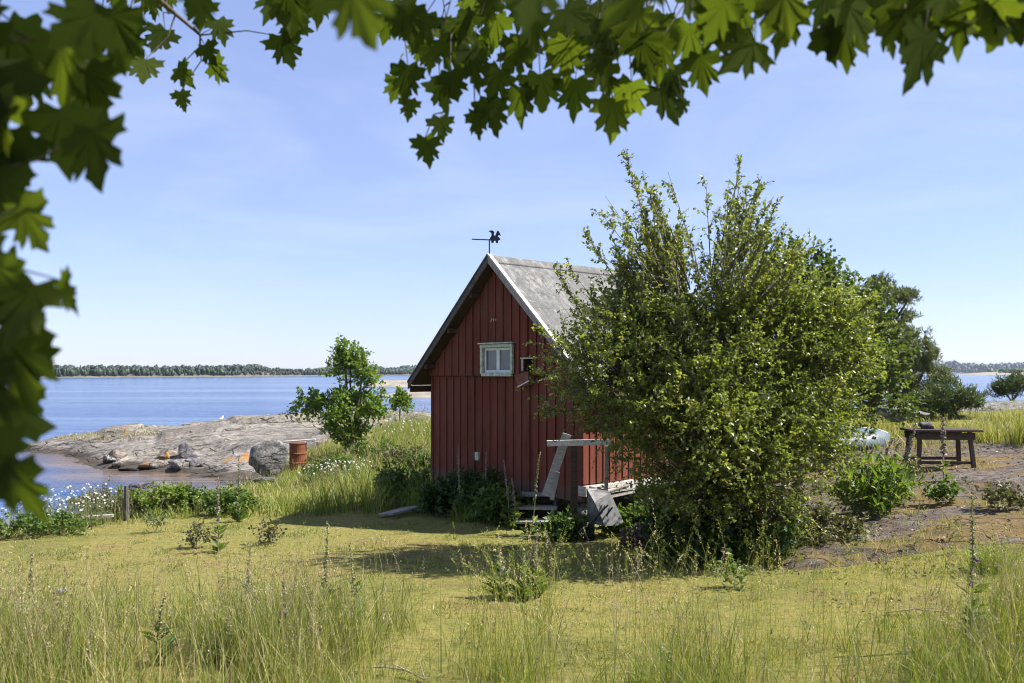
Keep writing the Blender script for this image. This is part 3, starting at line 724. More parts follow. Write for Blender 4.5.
grass('lawn_tufts', 'slightly longer green tufts of grass and clover spread over the lawn', X, Y, .03+.06*rng.random(len(X)), .008+.007*rng.random(len(X)), 'grass', .5, .5, 2, zfn=G)
# foreground meadow
def fgd(X, Y):
    u = 512+X/Y*FPX
    a = 1-sstep(330, 430, u); b = .07+0*u; c = sstep(600, 700, u)*.27*(1-.0*u); d = .35*np.exp(-((u-520)/45)**2)
    e = sstep(985, 1015, u)*1.2
    lim = np.where(u < 420, 8.6, np.where(u > 980, 8.6, 7.6))
    return np.clip((a+b*.55+c+d+e)*(1-sstep(lim-1.6, lim+.2, Y))*(.06+1.3*sstep(.42, .60, .6*vnoise(X*2.3, Y*2.3, 33)+.4*vnoise(X*.9, Y*.9, 34))), 0, 1)
X, Y = sample(88000, -6.5, 6.5, 5.0, 9.2, fgd)
grass('meadow_grass', 'tall uncut meadow grass across the foreground', X, Y, .22+.55*rng.random(len(X))**1.5, .0045+.005*rng.random(len(X)), 'grass', .14, .4, 5)
X, Y = sample(90000, -6.5, 6.5, 5.0, 8.2, lambda X, Y: fgd(X, Y)*sstep(.47, .60, vnoise(X*1.1, Y*1.1, 39)))
grass('fresh_grass', 'fresh green grass tussocks in the foreground meadow', X, Y, .15+.32*rng.random(len(X)), .005+.005*rng.random(len(X)), 'green_grass', .3, .7, 5)
X, Y = sample(8500, -6, 6, 5.3, 9.0, lambda X, Y: fgd(X, Y)*.75+.05*(X < -.8)*(Y < 8.7))
stems_with_heads('flowering_grass', 'tall flowering grass stems with seed heads in the foreground', X, Y, .5+.5*rng.random(len(X)), 'seed', lean=.13, curve=.22)
X, Y = sample(2200, -6, 6, 5.5, 8.6, lambda X, Y: fgd(X, Y)*1.2)
stems_with_heads('green_seed_grass', 'fine green seed grasses among the tall foreground grass', X, Y, .5+.4*rng.random(len(X)), 'green_grass', .2, 26, .1, .2, .03, .011)
n = 420; U = np.where(rng.random(n) < .35, rng.uniform(470, 560, n), rng.uniform(590, 1010, n)); Yy = rng.uniform(5.9, 7.6, n); X = (U-512)/FPX*Yy
stems_with_heads('tall_seed_grass', 'tall single grass stalks standing above the meadow at the bottom', X, Yy, .75+.4*rng.random(n), 'grass', .16, 22, .12, .25, .012, .015)
n = 26; U = rng.uniform(545, 720, n); Yy = rng.uniform(6.6, 7.6, n); X = (U-512)/FPX*Yy
stems_with_heads('arching_grass', 'pale dry grass stems arching over the lawn in front of the hut', X, Yy, .85+.25*rng.random(n), 'seed', .2, 34, .25, .75, .01, .016)
# shore/meadow behind
def md(X, Y):
    lawnedge = 15.9+.5*fbm(X*.8, Y*0, 3, 65)*2+np.clip(-6.0-X, 0, 5)*(-.55)
    k = (Y > lawnedge)*(Gall(X, Y) > .12)*(X < -1.2+.0*Y+np.clip(Y-16.5, 0, 9)*.9)
    k = k*(HS(X, Y) < G(X, Y)+.12)
    nearhut = ((X+.18)*.6845+(Y-15.17)*-.729 > -2.0)
    return k*(~nearhut)
X, Y = sample(60000, -13, 3, 12.5, 34, lambda X, Y: md(X, Y)*(.5+.5*vnoise(X, Y, 12))*np.clip(1.5-.03*Y, .4, 1))
grass('bank_grass', 'tall grass covering the bank between lawn and shore', X, Y, (.28+.42*rng.random(len(X)))*(.42+.58*sstep(-4.9, -3.0, X)), .009+.008*rng.random(len(X)), 'grass', .2, .45, 3)
X, Y = sample(16000, -9, 2, 15.5, 33, lambda X, Y: md(X, Y)*sstep(.45, .6, vnoise(X*.7, Y*.7, 15)))
grass('bank_weeds', 'lush green grass tussocks on the bank left of the hut', X, Y, (.35+.45*rng.random(len(X)))*(.4+.6*sstep(-4.9, -3.0, X)), .012+.012*rng.random(len(X)), 'green_grass', .25, .5, 3)
X, Y = sample(2200, -9, 2, 15.5, 33, lambda X, Y: md(X, Y)*.8)
stems_with_heads('bank_seed_grass', 'flowering grass stems on the bank left of the hut', X, Y, (.6+.35*rng.random(len(X)))*(.45+.55*sstep(-4.9, -3.0, X)), 'seed', .16, 12, .1, .2, .02, .03)
# spit tufts
X, Y = sample(26000, -20, -3, 28, 41, lambda X, Y: (HS(X, Y) > .45)*sstep(.60, .68, vnoise(X*.55+3, Y*.9, 18))*sstep(33, 37, Y))
grass('spit_grass', 'thin dry grass growing in the cracks of the shore rock', X, Y, .06+.13*rng.random(len(X)), .02+.012*rng.random(len(X)), 'grass', .3, .3, 2, tb=.25)
# right meadow
def rm(X, Y):
    u = 512+X/Y*FPX
    return (HB(X, Y) < G(X, Y)+.02)*(u > 800)*(Gall(X, Y) > .3)*(.25+.75*sstep(.3, .6, vnoise(X*.8, Y*.8, 19)))
X, Y = sample(30000, 6, 26, 17.6, 38, lambda X, Y: rm(X, Y)+(Y > 18.2)*(Y < 25)*(X < 12)*.5)
grass('dry_meadow_grass', 'yellowed taller grass mixed into the meadow behind the table', X, Y, (.2+.32*rng.random(len(X)))*np.clip(1.5-.03*Y, .5, 1), .012+.01*rng.random(len(X)), 'grass', .25, .45, 3, tb=.12)
X, Y = sample(24000, 6, 26, 17.6, 38, lambda X, Y: rm(X, Y)+(Y > 18.2)*(Y < 25)*(X < 12)*.6)
grass('right_meadow_grass', 'bright yellow green grass behind the table', X, Y, (.15+.28*rng.random(len(X)))*np.clip(1.5-.03*Y, .5, 1), .012+.009*rng.random(len(X)), 'grass', .25, .4, 3, tb=-.15)
X, Y = sample(26000, 3, 13, 8.0, 19, lambda X, Y: sstep(.50, .66, vnoise(X*1.6, Y*2.2, 23))*(X > 3.2)*(Y > 8))
grass('rock_crack_grass', 'short grass growing in patches on the bedrock', X, Y, .05+.13*rng.random(len(X)), .006+.006*rng.random(len(X)), 'grass', .3, .4, 3)
n = 9000; X = rng.uniform(3, 14, n); Y = rng.uniform(8.2, 18, n); k = rng.random(n) < sstep(.35, .7, vnoise(X*2, Y*2.5, 27)); X = X[k]; Y = Y[k]; n = len(X)
D_ = nrm(np.stack([rng.normal(size=n), rng.normal(size=n), rng.normal(size=n)*.25], -1))
V, F = leaves(np.stack([X, Y, Gall(X, Y)+.012], -1), D_, .02+.04*rng.random(n), .3)
tag(npmesh('leaf_litter', V, [F], M['litter'], tint=rng.random(len(F))), 'dry brown leaf litter scattered over the bedrock', 'leaf litter', kind='stuff')
def tuft(label, u, Y, r, n, h, mat, lean=.3, curve=.5, w=.007):
    x = PX(u, Y); rt = empty('grass_tuft', (x, Y, ga(x, Y))); tag(rt, label, 'grass tuft')
    X = x+rng.normal(size=n)*r/2.2; YY = Y+rng.normal(size=n)*r/2.2
    grass('blades', None, X, YY, h*(.5+.6*rng.random(n)), w*(.7+.6*rng.random(n)), mat, lean, curve, 5, root=rt)
tuft('round green grass tuft growing alone on the bedrock at the right', 990, 9.9, .22, 420, .42, 'green_grass')
tuft('lone green grass tuft in the left lawn', 122, 9.2, .12, 60, .2, 'green_grass')
tuft('tall green grass tuft at the right edge behind the table', 1022, 17.6, .4, 380, .7, 'grass', .18, .35, .011)
tuft('tall grass tuft beyond the right end of the table', 985, 18.5, .4, 260, .5, 'grass', .2, .4, .011)
tuft('dark sedge tuft at the foot of the hut left corner', 425, 16.0, .3, 420, .7, 'green_grass', .2, .6, .010)
tuft('shaded sedge tuft below the gable window', 470, 14.7, .3, 260, .45, 'green_grass', .25, .6, .009)
tuft('long grass tuft under the right side of the large tree', 765, 11.2, .4, 460, .5, 'green_grass', .3, .8, .008)
tuft('long grass tuft under the left side of the large tree', 690, 11.2, .4, 460, .5, 'green_grass', .3, .8, .008)

# ------------------------------------------------------------------ foxgloves
def foxglove(label, u, vt, Y, kind='pod', lean=0., leafy=1., flower=0, big=1., zb=None, group=None):
    x = PX(u, Y); z = ga(x, Y); top = P(u, vt, Y)[2]; h = max(.35, top-z); x0 = x-lean*h
    root = empty('foxglove', (x0, Y, ga(x0, Y))); tag(root, label, 'foxglove', group)
    bend = [Vector((0, 0, 0)), Vector((lean*h*.2+.01*rng.normal(), .01*rng.normal(), h*.35)), Vector((lean*h*.6, .01*rng.normal(), h*.7)), Vector((lean*h, 0, h))]
    mb = MB(); mb.tube(bend, [.008*big, .007*big, .005*big, .002], 5)
    mb.build('stem', M['stem' if kind == 'greenpod' else 'drystem'], root)
    b = np.array([v[:] for v in bend])
    n = int(h*75); t = np.linspace(.38, 1, n)**.9; t = t+rng.normal(size=n)*.004
    c = np.stack([np.interp(t, [0, .35, .7, 1], b[:, i]) for i in range(3)], -1)
    th = rng.random(n)*6.283; d = nrm(np.stack([np.cos(th), np.sin(th), np.full(n, .15)], -1))
    s = (.030*(1.25-t)+.008)*big
    parts = []
    for k in range(3):
        dd = nrm(d+rng.normal(size=(n, 3))*.25); parts.append(leaves(c, dd, s*1.15, .34))
    V, F = join(parts); F = np.concatenate(F); npmesh('seed_pods', V, [F], M[kind], root, tint=rng.random(len(F)))
    if flower:
        t2 = np.linspace(.42, .42+.05*flower, flower); c2 = np.stack([np.interp(t2, [0, .35, .7, 1], b[:, i]) for i in range(3)], -1)
        fm = MB()
        for q in c2:
            a = rng.random()*3-3.0; dv = Vector((math.cos(a), math.sin(a)*.6-.3, -.45)).normalized(); q = Vector(q)
            fm.tube([q, q+dv*.012, q+dv*.03, q+dv*.045], [.003, .008, .010, .014], 7, cap=False)
        fm.build('flowers', M['petal'], root)
    nl = int(26*leafy)
    if nl:
        t3 = rng.random(nl)**1.8*.5; c3 = np.stack([np.interp(t3, [0, .35, .7, 1], b[:, i]) for i in range(3)], -1)
        th = rng.random(nl)*6.283; d3 = nrm(np.stack([np.cos(th), np.sin(th), .5+.4*rng.random(nl)], -1))
        V, F = leaves(c3, d3, (.16*(1-t3)+.03)*(.7+.6*rng.random(nl)), .17)
        npmesh('leaves', V, [F], M['weed'], root, tint=rng.random(len(F)))
FG = [
 ('tall foxglove spike at the far left of the foreground', 31, 553, 7.6, 'greenpod', 0, 1, 0),
 ('short foxglove spike near the bottom left of the foreground', 90, 655, 6.7, 'pod', .03, .5, 0),
 ('curved foxglove spike with green pods in the left foreground', 165, 592, 7.0, 'greenpod', .12, 1, 0),
 ('thin foxglove stalk with spotted pods on the lawn before the bank', 218, 478, 12.2, 'pod', 0, .8, 0),
 ('leafy foxglove with green pods at the lawn edge under the boulder', 239, 455, 15.2, 'greenpod', 0, 2.2, 0),
 ('brown foxglove spike behind the left foreground grass', 250, 543, 8.0, 'pod', .02, .6, 0),
 ('dark foxglove spike with purple flowers in the left foreground', 284, 570, 7.2, 'pod', -.02, .8, 2),
 ('tallest green foxglove spike of the left foreground group', 328, 521, 7.8, 'greenpod', .02, 1, 0),
 ('green foxglove spike right of the tallest one', 350, 543, 7.9, 'greenpod', -.05, 1, 0),
 ('small foxglove spike rising at the bottom of the left foreground', 226, 617, 6.9, 'greenpod', -.1, .8, 0),
 ('mullein like green spike beside the rusty drum', 312, 448, 19.5, 'greenpod', 0, 1.5, 0),
 ('pale foxglove stalk before the left part of the gable', 458, 444, 14.9, 'pod', -.02, 1, 0),
 ('pale brown foxglove stalk below the gable window', 486, 452, 14.8, 'pod', 0, .6, 0),
 ('taller foxglove spike left of the wooden steps', 504, 461, 13.9, 'pod', -.08, 1.8, 0),
 ('shorter foxglove spike closest to the wooden steps', 512, 478, 13.8, 'pod', -.08, 1.8, 0),
 ('left foxglove of the three standing on the open lawn', 499, 536, 9.3, 'pod', -.03, 2.2, 0),
 ('middle foxglove of the three standing on the open lawn', 522, 532, 9.2, 'greenpod', -.03, 2.6, 0),
 ('right foxglove of the three standing on the open lawn', 537, 530, 9.3, 'pod', .02, 2.2, 0),
 ('foxglove stalk leaning right beside the broad leaved plant', 893, 438, 13.6, 'pod', .30, .5, 0, 1.8),
 ('upright foxglove stalk among the leaning ones by the table', 899, 440, 13.9, 'pod', .16, .5, 0, 1.8),
 ('foxglove stalk leaning in front of the left table leg', 916, 421, 14.1, 'pod', .20, .5, 0, 1.8),
 ('straight foxglove stalk in front of the table middle', 943, 418, 14.3, 'pod', -.02, .5, 0, 1.8),
 ('tall foxglove spike with a purple flower at the right foreground', 972, 488, 7.0, 'greenpod', .0, 1.6, 3),
 ('low foxglove spike right of the flowering one in the foreground', 986, 640, 6.7, 'pod', -.06, 1.4, 0),
 ('small foxglove spike in the shaded lawn left of the wheelbarrow', 540, 452, 13.3, 'greenpod', .1, .4, 0)]
for f in FG: foxglove(*f)

# ------------------------------------------------------------------ maple overhead
def maple_outline():
    pts = [(0, -.02), (.06, -.05), (.14, -.11), (.27, -.17), (.30, -.07), (.34, -.02), (.46, -.03), (.62, -.02), (.57, .08), (.53, .16), (.60, .27), (.47, .29), (.36, .32),
           (.29, .36), (.37, .46), (.47, .52), (.40, .59), (.42, .74), (.31, .68), (.23, .62), (.15, .53), (.17, .64), (.24, .74), (.14, .80), (.10, .88), (.02, 1.05)]
    L = [(-x, y) for x, y in reversed(pts[1:])]
    return pts+L
MO = np.array(maple_outline()); MO[:, 0] *= .92
def maple_leaves(Pp, D, NN, S, irr=.06):
    """rigid leaf with fan from the vein junction, cupped lobes"""
    n = len(Pp); k = len(MO)
    side = nrm(np.cross(D, NN)); nn = np.cross(side, D)
    uv = MO[None]*(1+.04*rng.normal(size=(n, k, 1)))*np.stack([.85+.3*rng.random(n), .9+.2*rng.random(n)], -1)[:, None]
    r = np.abs(uv[..., 0]); cup = (-.10+.22*rng.random(n))[:, None]
    zz = cup*r**1.3-.12*np.clip(uv[..., 1], 0, 2)**2*rng.random(n)[:, None]+.010*rng.normal(size=(n, k))
    V = Pp[:, None]+(side[:, None]*uv[..., :1]+D[:, None]*uv[..., 1:]+nn[:, None]*zz[..., None])*S[:, None, None]
    c = Pp+D*S[:, None]*.06
    # mid ribs point
    V = np.concatenate([c[:, None], V], 1).reshape(-1, 3)
    tri = np.array([[0, i+1, (i+1) % k+1] for i in range(k)])
    F = (tri[None]+(np.arange(n)*(k+1))[:, None, None]).reshape(-1, 3)
    return V, F, k
maple_root = empty('maple_tree', (-3.0, -3.2, g(-3.0, -3.2)))
tag(maple_root, 'overhanging maple tree whose leafy branches frame the top and left of the view', 'tree')
mbase = np.array(maple_root.location)
LP = []; LS = []   # leaf attach points and sizes
def cluster(u0, v0, Y, n, su, sv, sy, s):
    for i in range(n):
        u = u0+rng.uniform(-su, su); v = v0+rng.uniform(-sv, sv); y = Y+rng.uniform(-sy, sy)
        LP.append(P(u, v, y)); LS.append(s*rng.uniform(.8, 1.15))
# single outline leaves (attach at top; leaf hangs down)
for u, v, Y, s in [(280, 36, 2.9, .12), (300, 22, 2.9, .10), (178, 68, 2.9, .10), (213, 62, 2.9, .10), (205, 45, 2.9, .09), (180, 92, 3.0, .07), (145, 60, 2.8, .11), (125, 30, 2.8, .11), (165, 30, 2.9, .1), (100, 22, 2.8, .10), (218, 20, 2.9, .09),
                   (408, 66, 2.5, .115), (440, 80, 2.5, .10), (425, 138, 2.5, .10), (440, 118, 2.6, .08), (410, 100, 2.6, .07), (490, 100, 2.5, .12), (475, 112, 2.5, .09), (520, 88, 2.5, .12), (540, 75, 2.5, .12), (575, 80, 2.5, .12), (600, 66, 2.4, .11),
                   (613, 100, 2.4, .12), (632, 82, 2.4, .12), (660, 88, 2.4, .12), (668, 70, 2.4, .10), (520, 45, 2.5, .12), (470, 50, 2.5, .12), (500, 70, 2.5, .11), (440, 40, 2.5, .12), (425, 15, 2.5, .12), (455, 20, 2.5, .12), (390, 18, 2.6, .09),
                   (755, 42, 2.0, .12), (700, 55, 2.2, .11), (690, 25, 2.2, .12), (820, 30, 2.0, .125), (845, 25, 2.0, .12), (925, 32, 1.75, .135), (905, 10, 1.8, .13), (960, 5, 1.8, .12), (980, 18, 1.8, .09), (1010, 8, 1.8, .10), (860, 5, 2.0, .12), (790, 5, 2.0, .12),
                   (720, 8, 2.1, .12), (740, 0, 2.1, .11), (660, 40, 2.3, .12), (600, 20, 2.4, .12), (640, 10, 2.3, .13), (568, 40, 2.4, .12), (1020, -5, 1.8, .1), (885, 20, 1.9, .09),
                   (682, 100, 2.4, .05), (350, -18, 1.0, .09), (540, -28, 1.05, .09), (655, -25, 1.2, .1), (195, -12, 1.1, .05),
                   (92, 128, 1.25, .115), (60, 110, 1.35, .12), (5, 60, 1.3, .14), (60, 40, 1.4, .13), (110, 10, 1.5, .12), (10, 130, 1.3, .12), (85, 70, 1.5, .11),
                   (20, 205, 1.25, .085), (-5, 180, 1.3, .10), (35, 285, 1.15, .10), (5, 255, 1.2, .13), (60, 280, 1.2, .07), (0, 330, 1.15, .13), (40, 345, 1.25, .10), (10, 400, 1.2, .12), (-8, 440, 1.1, .10), (5, 468, 1.1, .085),
                   (30, 390, 1.3, .06)]:
    LP.append(P(u, v, Y)); LS.append(s*.92)
cluster(140, -5, 2.9, 12, 80, 22, .4, .09); cluster(520, 8, 2.6, 17, 120, 32, .4, .10); cluster(650, 8, 2.4, 9, 60, 30, .3, .10)
cluster(820, -6, 2.0, 14, 130, 10, .25, .10); cluster(970, -10, 1.8, 8, 60, 10, .2, .10); cluster(30, 20, 1.5, 9, 70, 50, .2, .11); cluster(-10, 130, 1.35, 4, 22, 60, .1, .11)
cluster(420, 40, 2.6, 7, 35, 40, .2, .08); cluster(620, 60, 2.45, 4, 60, 20, .15, .09); cluster(-30, 330, 1.2, 6, 18, 110, .1, .10); cluster(300, -8, 2.7, 12, 60, 12, .3, .1)
nvis = len(LP)
LP = np.array(LP); LS = np.array(LS)
n = nvis
D = nrm(np.stack([rng.normal(size=n)*.38, rng.normal(size=n)*.3, -np.ones(n)*.9], -1))
NN = nrm(np.stack([rng.normal(size=n)*.35, -np.ones(n), rng.normal(size=n)*.35+.2], -1)*np.where(rng.random(n) < .5, 1, 1)[:, None])
V1, F1, kk = maple_leaves(LP, D, NN, LS)
# crown above the frame: leaves that shade the visible ones
n2 = 3700
X = rng.uniform(-4.5, 6.5, n2); Y = rng.uniform(-5, 4.8, n2)
X[:900] = rng.uniform(-.9, 1.2, 900); Y[:900] = rng.uniform(.5, 1.9, 900)
hz = CAMZ+.62+np.clip(Y, 0, 9)*.47+rng.random(n2)**1.0*2.6
keep = (vnoise(X*1.1, Y*1.1, 88) > .30)
X, Y, hz = X[keep], Y[keep], hz[keep]; n2 = len(X)
D2 = nrm(np.stack([rng.normal(size=n2), rng.normal(size=n2), -np.ones(n2)*.5], -1)); N2 = nrm(rng.normal(size=(n2, 3))*.5+np.array([0, 0, 1.]))
V2, F2, _ = maple_leaves(np.stack([X, Y, hz], -1), D2, N2, rng.uniform(.10, .15, n2))
V, Fs = join([(V1, F1), (V2, F2)])
F = np.concatenate(Fs); ti = np.repeat(rng.random(n+n2), kk)
npmesh('leaves', V-mbase, [F], M['maple'], maple_root, tint=ti, smooth=True)
# trunk, limbs, twigs
tm = MB(); B0 = Vector(mbase); rel = lambda p: Vector(p)-B0
fork = Vector((-2.7, -2.4, 4.3))
tm.tube([rel(B0-Vector((0, 0, .2))), rel((-2.95, -3.0, 2.4)), rel(fork), rel((-2.2, -1.6, 6.6)), rel((-1.5, -1.0, 8.4))], [.24, .19, .16, .10, .04], 10)
tm.build('trunk', M['bark'], maple_root, smooth=True)
lim = MB()
limbs = {'top': [fork, (-1.2, .2, 4.9), P(430, -70, 2.3), P(560, -25, 2.5), P(690, -15, 2.4)],
         'mid': [fork, (-1.6, .6, 4.9), P(60, -60, 2.6), P(150, -8, 2.8), P(200, 35, 2.9)],
         'right': [(-1.2, .2, 4.9), (-.2, 1.0, 4.5), P(640, -60, 2.0), P(840, -22, 1.95), P(1040, -20, 1.8)],
         'low': [fork, (-1.9, .2, 4.4), P(-90, -50, 1.5), P(-60, 160, 1.3), P(-45, 330, 1.2), P(-20, 450, 1.15)]}
LI = []
for k_, pts in limbs.items():
    pts = [Vector(p) for p in pts]
    # subdivide
    fine = []
    for a, b in zip(pts[:-1], pts[1:]):
        for j in range(6): fine.append(a.lerp(b, j/6))
    fine.append(pts[-1])
    for it in range(3): fine = [fine[0]]+[(fine[i-1]+fine[i]*2+fine[i+1])/4 for i in range(1, len(fine)-1)]+[fine[-1]]
    m_ = len(fine)
    lim.tube([rel(p) for p in fine], [max(.003, .05*(1-i/m_)**1.6+.004) for i in range(m_)], 7)
    LI += fine[int(m_*.3):]
LIa = np.array([p[:] for p in LI])
dmat = ((LP[:, None]-LIa[None])**2).sum(-1); near = LIa[dmat.argmin(1)]
ok = np.sqrt(dmat.min(1)) < .28
# cluster twigs: leaf petiole then twig
A = np.where(ok[:, None], near, LP+rng.normal(size=LP.shape)*.02+np.array([0, .01, .09])); C = LP; B = (A+C)/2+np.array([0, 0, .03])+rng.normal(size=A.shape)*.02*ok[:, None]
v, f = tubes3(A, B, C, np.full(len(A), .0035), np.full(len(A), .0014))
lo = lim.build('limb', M['bark'], maple_root, smooth=True)
npmesh('twigs', v-mbase, [f], M['bark'], maple_root)

# ------------------------------------------------------------------ the hut
HX, HY = -.18, 15.17
r_ = Vector((.6845, -.729, 0)); b_ = Vector((.729, .6845, 0)); HR = math.atan2(r_.y, r_.x)
HZ = .70; hut = empty('boathouse', (HX, HY, HZ), HR)
tag(hut, 'small red board clad shore hut with steep grey roof and white window in its gable', 'hut')
HW = 1.85; HL = 4.7; EZ = 3.02-HZ+.17; AZ = 5.12-HZ; OV = .35; GO = .27
slope = (AZ-(3.0-HZ))/(HW+OV)        # outer roof surface
def roofz(x): return AZ-abs(x)*slope
WT = .06                               # roof thickness below
def wtop(x): return roofz(x)-.13
mb = MB()
W0, W1 = .525*2, 0
# window opening
wx, wz = .0, 0
winL, winR = -.105-.0, .50
# window centre in hut coordinates: gable plane
def gx(u):
    # intersect view ray with gable plane
    k = (u-512)/FPX
    # HX + t*r.x = k*(HY + t*r.y)
    return (k*HY-HX)/(r_.x-k*r_.y)
def gz(u, v):
    t = gx(u); Y = HY+t*r_.y; return CAMZ-(v-HOR)/FPX*Y-HZ
winx0, winx1 = gx(486.5), gx(516.5); winz1, winz0 = gz(498, 346), gz(498, 374.5)
hx0, hx1 = gx(526.5), gx(536); hz1, hz0 = gz(529, 359), gz(529, 371)
belt = gz(470, 376)
# boards: alternating under/over boards; skip window and hatch openings by splitting
def board(x0, x1, z0, z1, y0, y1):
    if z1-z0 < .02: return
    zl, zr = z1, z1
    mb.add([(x0, y0, z0), (x1, y0, z0), (x1, y1, z0), (x0, y1, z0), (x0, y0, zl), (x1, y0, zr), (x1, y1, zr), (x0, y1, zl)],
           [(0, 1, 5, 4), (1, 2, 6, 5), (2, 3, 7, 6), (3, 0, 4, 7), (4, 5, 6, 7), (0, 3, 2, 1)])
def slboard(x0, x1, z0, y0, y1, cap=None):
    t0, t1 = wtop(x0), wtop(x1)
    if cap is not None: t0 = min(t0, cap); t1 = min(t1, cap)
    if min(t0, t1) <= z0+.01: return
    mb.add([(x0, y0, z0), (x1, y0, z0), (x1, y1, z0), (x0, y1, z0), (x0, y0, t0), (x1, y0, t1), (x1, y1, t1), (x0, y1, t0)],
           [(0, 1, 5, 4), (1, 2, 6, 5), (2, 3, 7, 6), (3, 0, 4, 7), (4, 5, 6, 7), (0, 3, 2, 1)])
def blocks(x0, x1):
    """vertical spans blocked by window/hatch"""
    o_ = []
    if x1 > winx0 and x0 < winx1: o_.append((winz0, winz1))
    if x1 > hx0 and x0 < hx1: o_.append((hz0, hz1))
    return o_
WB = .78
# backing sheet made of column strips split at window edges
xsb = sorted(set([-HW, 0, HW, winx0+.02, winx1-.02, hx0, hx1]))
for x0, x1 in zip(xsb[:-1], xsb[1:]):
    sp = blocks(x0+.005, x1-.005)
    if sp:
        za, zb = sp[0]; slboard(x0, x1, .5, 0, .05, cap=za); slboard(x0, x1, zb, 0, .05)
    else: slboard(x0, x1, .5, 0, .05)
nb = 19; bw = 2*HW/nb
for i in range(nb):
    x0 = -HW+i*bw; x1 = x0+bw
    # over-batten over each joint
    jx = x0+rng.normal()*.004; hw_ = .028+.006*rng.random()
    segs = []
    for (a0, a1, dep, lift) in ((x0+.004, x1-.004, .012+.006*rng.random(), 0), (jx-hw_, jx+hw_, .036+.004*rng.random(), 0)):
        a0 = max(a0, -HW)
        cuts_ = sorted([a0, a1]+[c_ for c_ in (winx0, winx1, hx0, hx1) if a0 < c_ < a1])
        segs += [(c0, c1, dep) for c0, c1 in zip(cuts_[:-1], cuts_[1:])]
    for a0, a1, dep in segs:
        sp = blocks(a0+.001, a1-.001)
        lo_b = (.50+.03*rng.random(), belt-.012-.01*rng.random()); up_b = belt+.004
        y_low = -dep; y_up = -dep-.045
        if not sp:
            slboard(a0, a1, lo_b[0], y_low, 0, cap=lo_b[1]); slboard(a0, a1, up_b, y_up, 0)
        else:
            za, zb = sp[0]
            slboard(a0, a1, lo_b[0], y_low, 0, cap=min(lo_b[1], za)); 
            if za > up_b+.02: slboard(a0, a1, up_b, y_up, 0, cap=za)
            slboard(a0, a1, zb, y_up, 0)
# side and back walls
def sidewall(xw, sgn):
    mb.box((xw-sgn*.03, HL/2, (WB+wtop(HW))/2), (.05, HL-.02, wtop(HW)-WB))
    k = 30; w = HL/k
    for i in range(k):
        y0 = i*w
        mb.box((xw+sgn*.008, y0+w/2, (wtop(HW)+WB)/2), (.02+.006*rng.random(), w-.01, wtop(HW)-WB+.02))
        mb.box((xw+sgn*.024, y0, (wtop(HW)+WB)/2), (.024, .05, wtop(HW)-WB+.04*rng.random()))
sidewall(HW, 1); sidewall(-HW, -1)
for x0, x1 in ((-HW, 0), (0, HW)):
    slboard(x0, x1, WB, HL-.05, HL)
wall = mb.build('wall', M['red'], hut)
# sill beams and corner stones
sm = MB(); sm.beam((HW-.0, -.02, WB-.11), (HW-.0, HL, WB-.11), .16, .16); sm.build('sill_beam', M['grey_plank'], hut, .004); sm = MB(); sm.beam((-HW+.02, -.02, WB-.11), (-HW+.02, HL, WB-.11), .14, .16); sm.beam((-HW+.1, .13, WB-.115), (HW-.1, .13, WB-.115), .12, .15); sm.beam((-HW+.1, HL-.05, WB-.115), (HW-.1, HL-.05, WB-.115), .12, .15)
sm.build('sill_beam', M['dark_wood'], hut, .004)
def rockmesh(name, mat, parent, loc, size, seed, rz=0, sub=4, cuts=9, rough=.16, flat=True, floor=True):
    bm = bmesh.new(); bmesh.ops.create_icosphere(bm, subdivisions=sub, radius=1)
    rs = random.Random(seed); pl = []
    for i in range(cuts):
        n_ = Vector((rs.gauss(0, 1), rs.gauss(0, 1), rs.gauss(0, .8))).normalized(); pl.append((n_, rs.uniform(.42, .8)))
    for v_ in bm.verts:
        c = v_.co.copy()
        for n_, d_ in pl:
            k = c.dot(n_)-d_
            if k > 0: c -= n_*k*.97
        c += c.normalized()*rough*(mnoise.fractal(c*1.6+Vector((seed, 0, 0)), 1, 2, 5)*.6)
        v_.co = Vector((c.x*size[0], c.y*size[1], c.z*size[2]))
    me = bpy.data.meshes.new(name); bm.to_mesh(me); bm.free()
    for p in me.polygons: p.use_smooth = True
    me.materials.append(mat); o_ = bpy.data.objects.new(name, me); link(o_, parent); o_.location = loc; o_.rotation_euler = (0, 0, rz)
    return o_
for i, (cx_, cy_) in enumerate(((HW-.18, .2), (HW-.12, 1.7), (HW-.05, 3.2), (-HW+.1, .15), (-HW+.1, 3.4), (.2, .1))):
    rockmesh('foundation_stone', M['boulder'], hut, (cx_, cy_, .22), (.22, .2, .42), 30+i, sub=3)
# roof
def roof_side(s):
    rb = MB()
    e = s*(HW+OV); z0 = AZ; z1 = roofz(e); y0, y1 = -GO, HL+.2
    t = WT
    poly = [(0, z0), (e, z1), (e, z1-t), (0, z0-t)]
    # sheets in courses with small overlaps
    nc = 5; nl = 6
    for c in range(nc):
        for l_ in range(nl):
            a0 = c/nc; a1 = (c+1)/nc+.02*(c < nc-1); ya = y0+(y1-y0)*l_/nl; yb = y0+(y1-y0)*(l_+1)/nl-.004
            li = .003+.003*rng.random()
            xa, za = e*a0, z0+(z1-z0)*a0+.002+.0; xb, zb = e*a1, z0+(z1-z0)*a1+li
            if c == nc-1: a1 = 1.0
            rb.add([(xa, ya, za), (xb, ya, zb), (xb, yb, zb), (xa, yb, za), (xa, ya, za-.02), (xb, ya, zb-.02), (xb, yb, zb-.02), (xa, yb, za-.02)],
                   [(0, 1, 2, 3), (4, 7, 6, 5), (0, 4, 5, 1), (1, 5, 6, 2), (2, 6, 7, 3), (3, 7, 4, 0)])
    return rb
for s in (-1, 1):
    rp = roof_side(s).build('roof', M['roof'], hut)
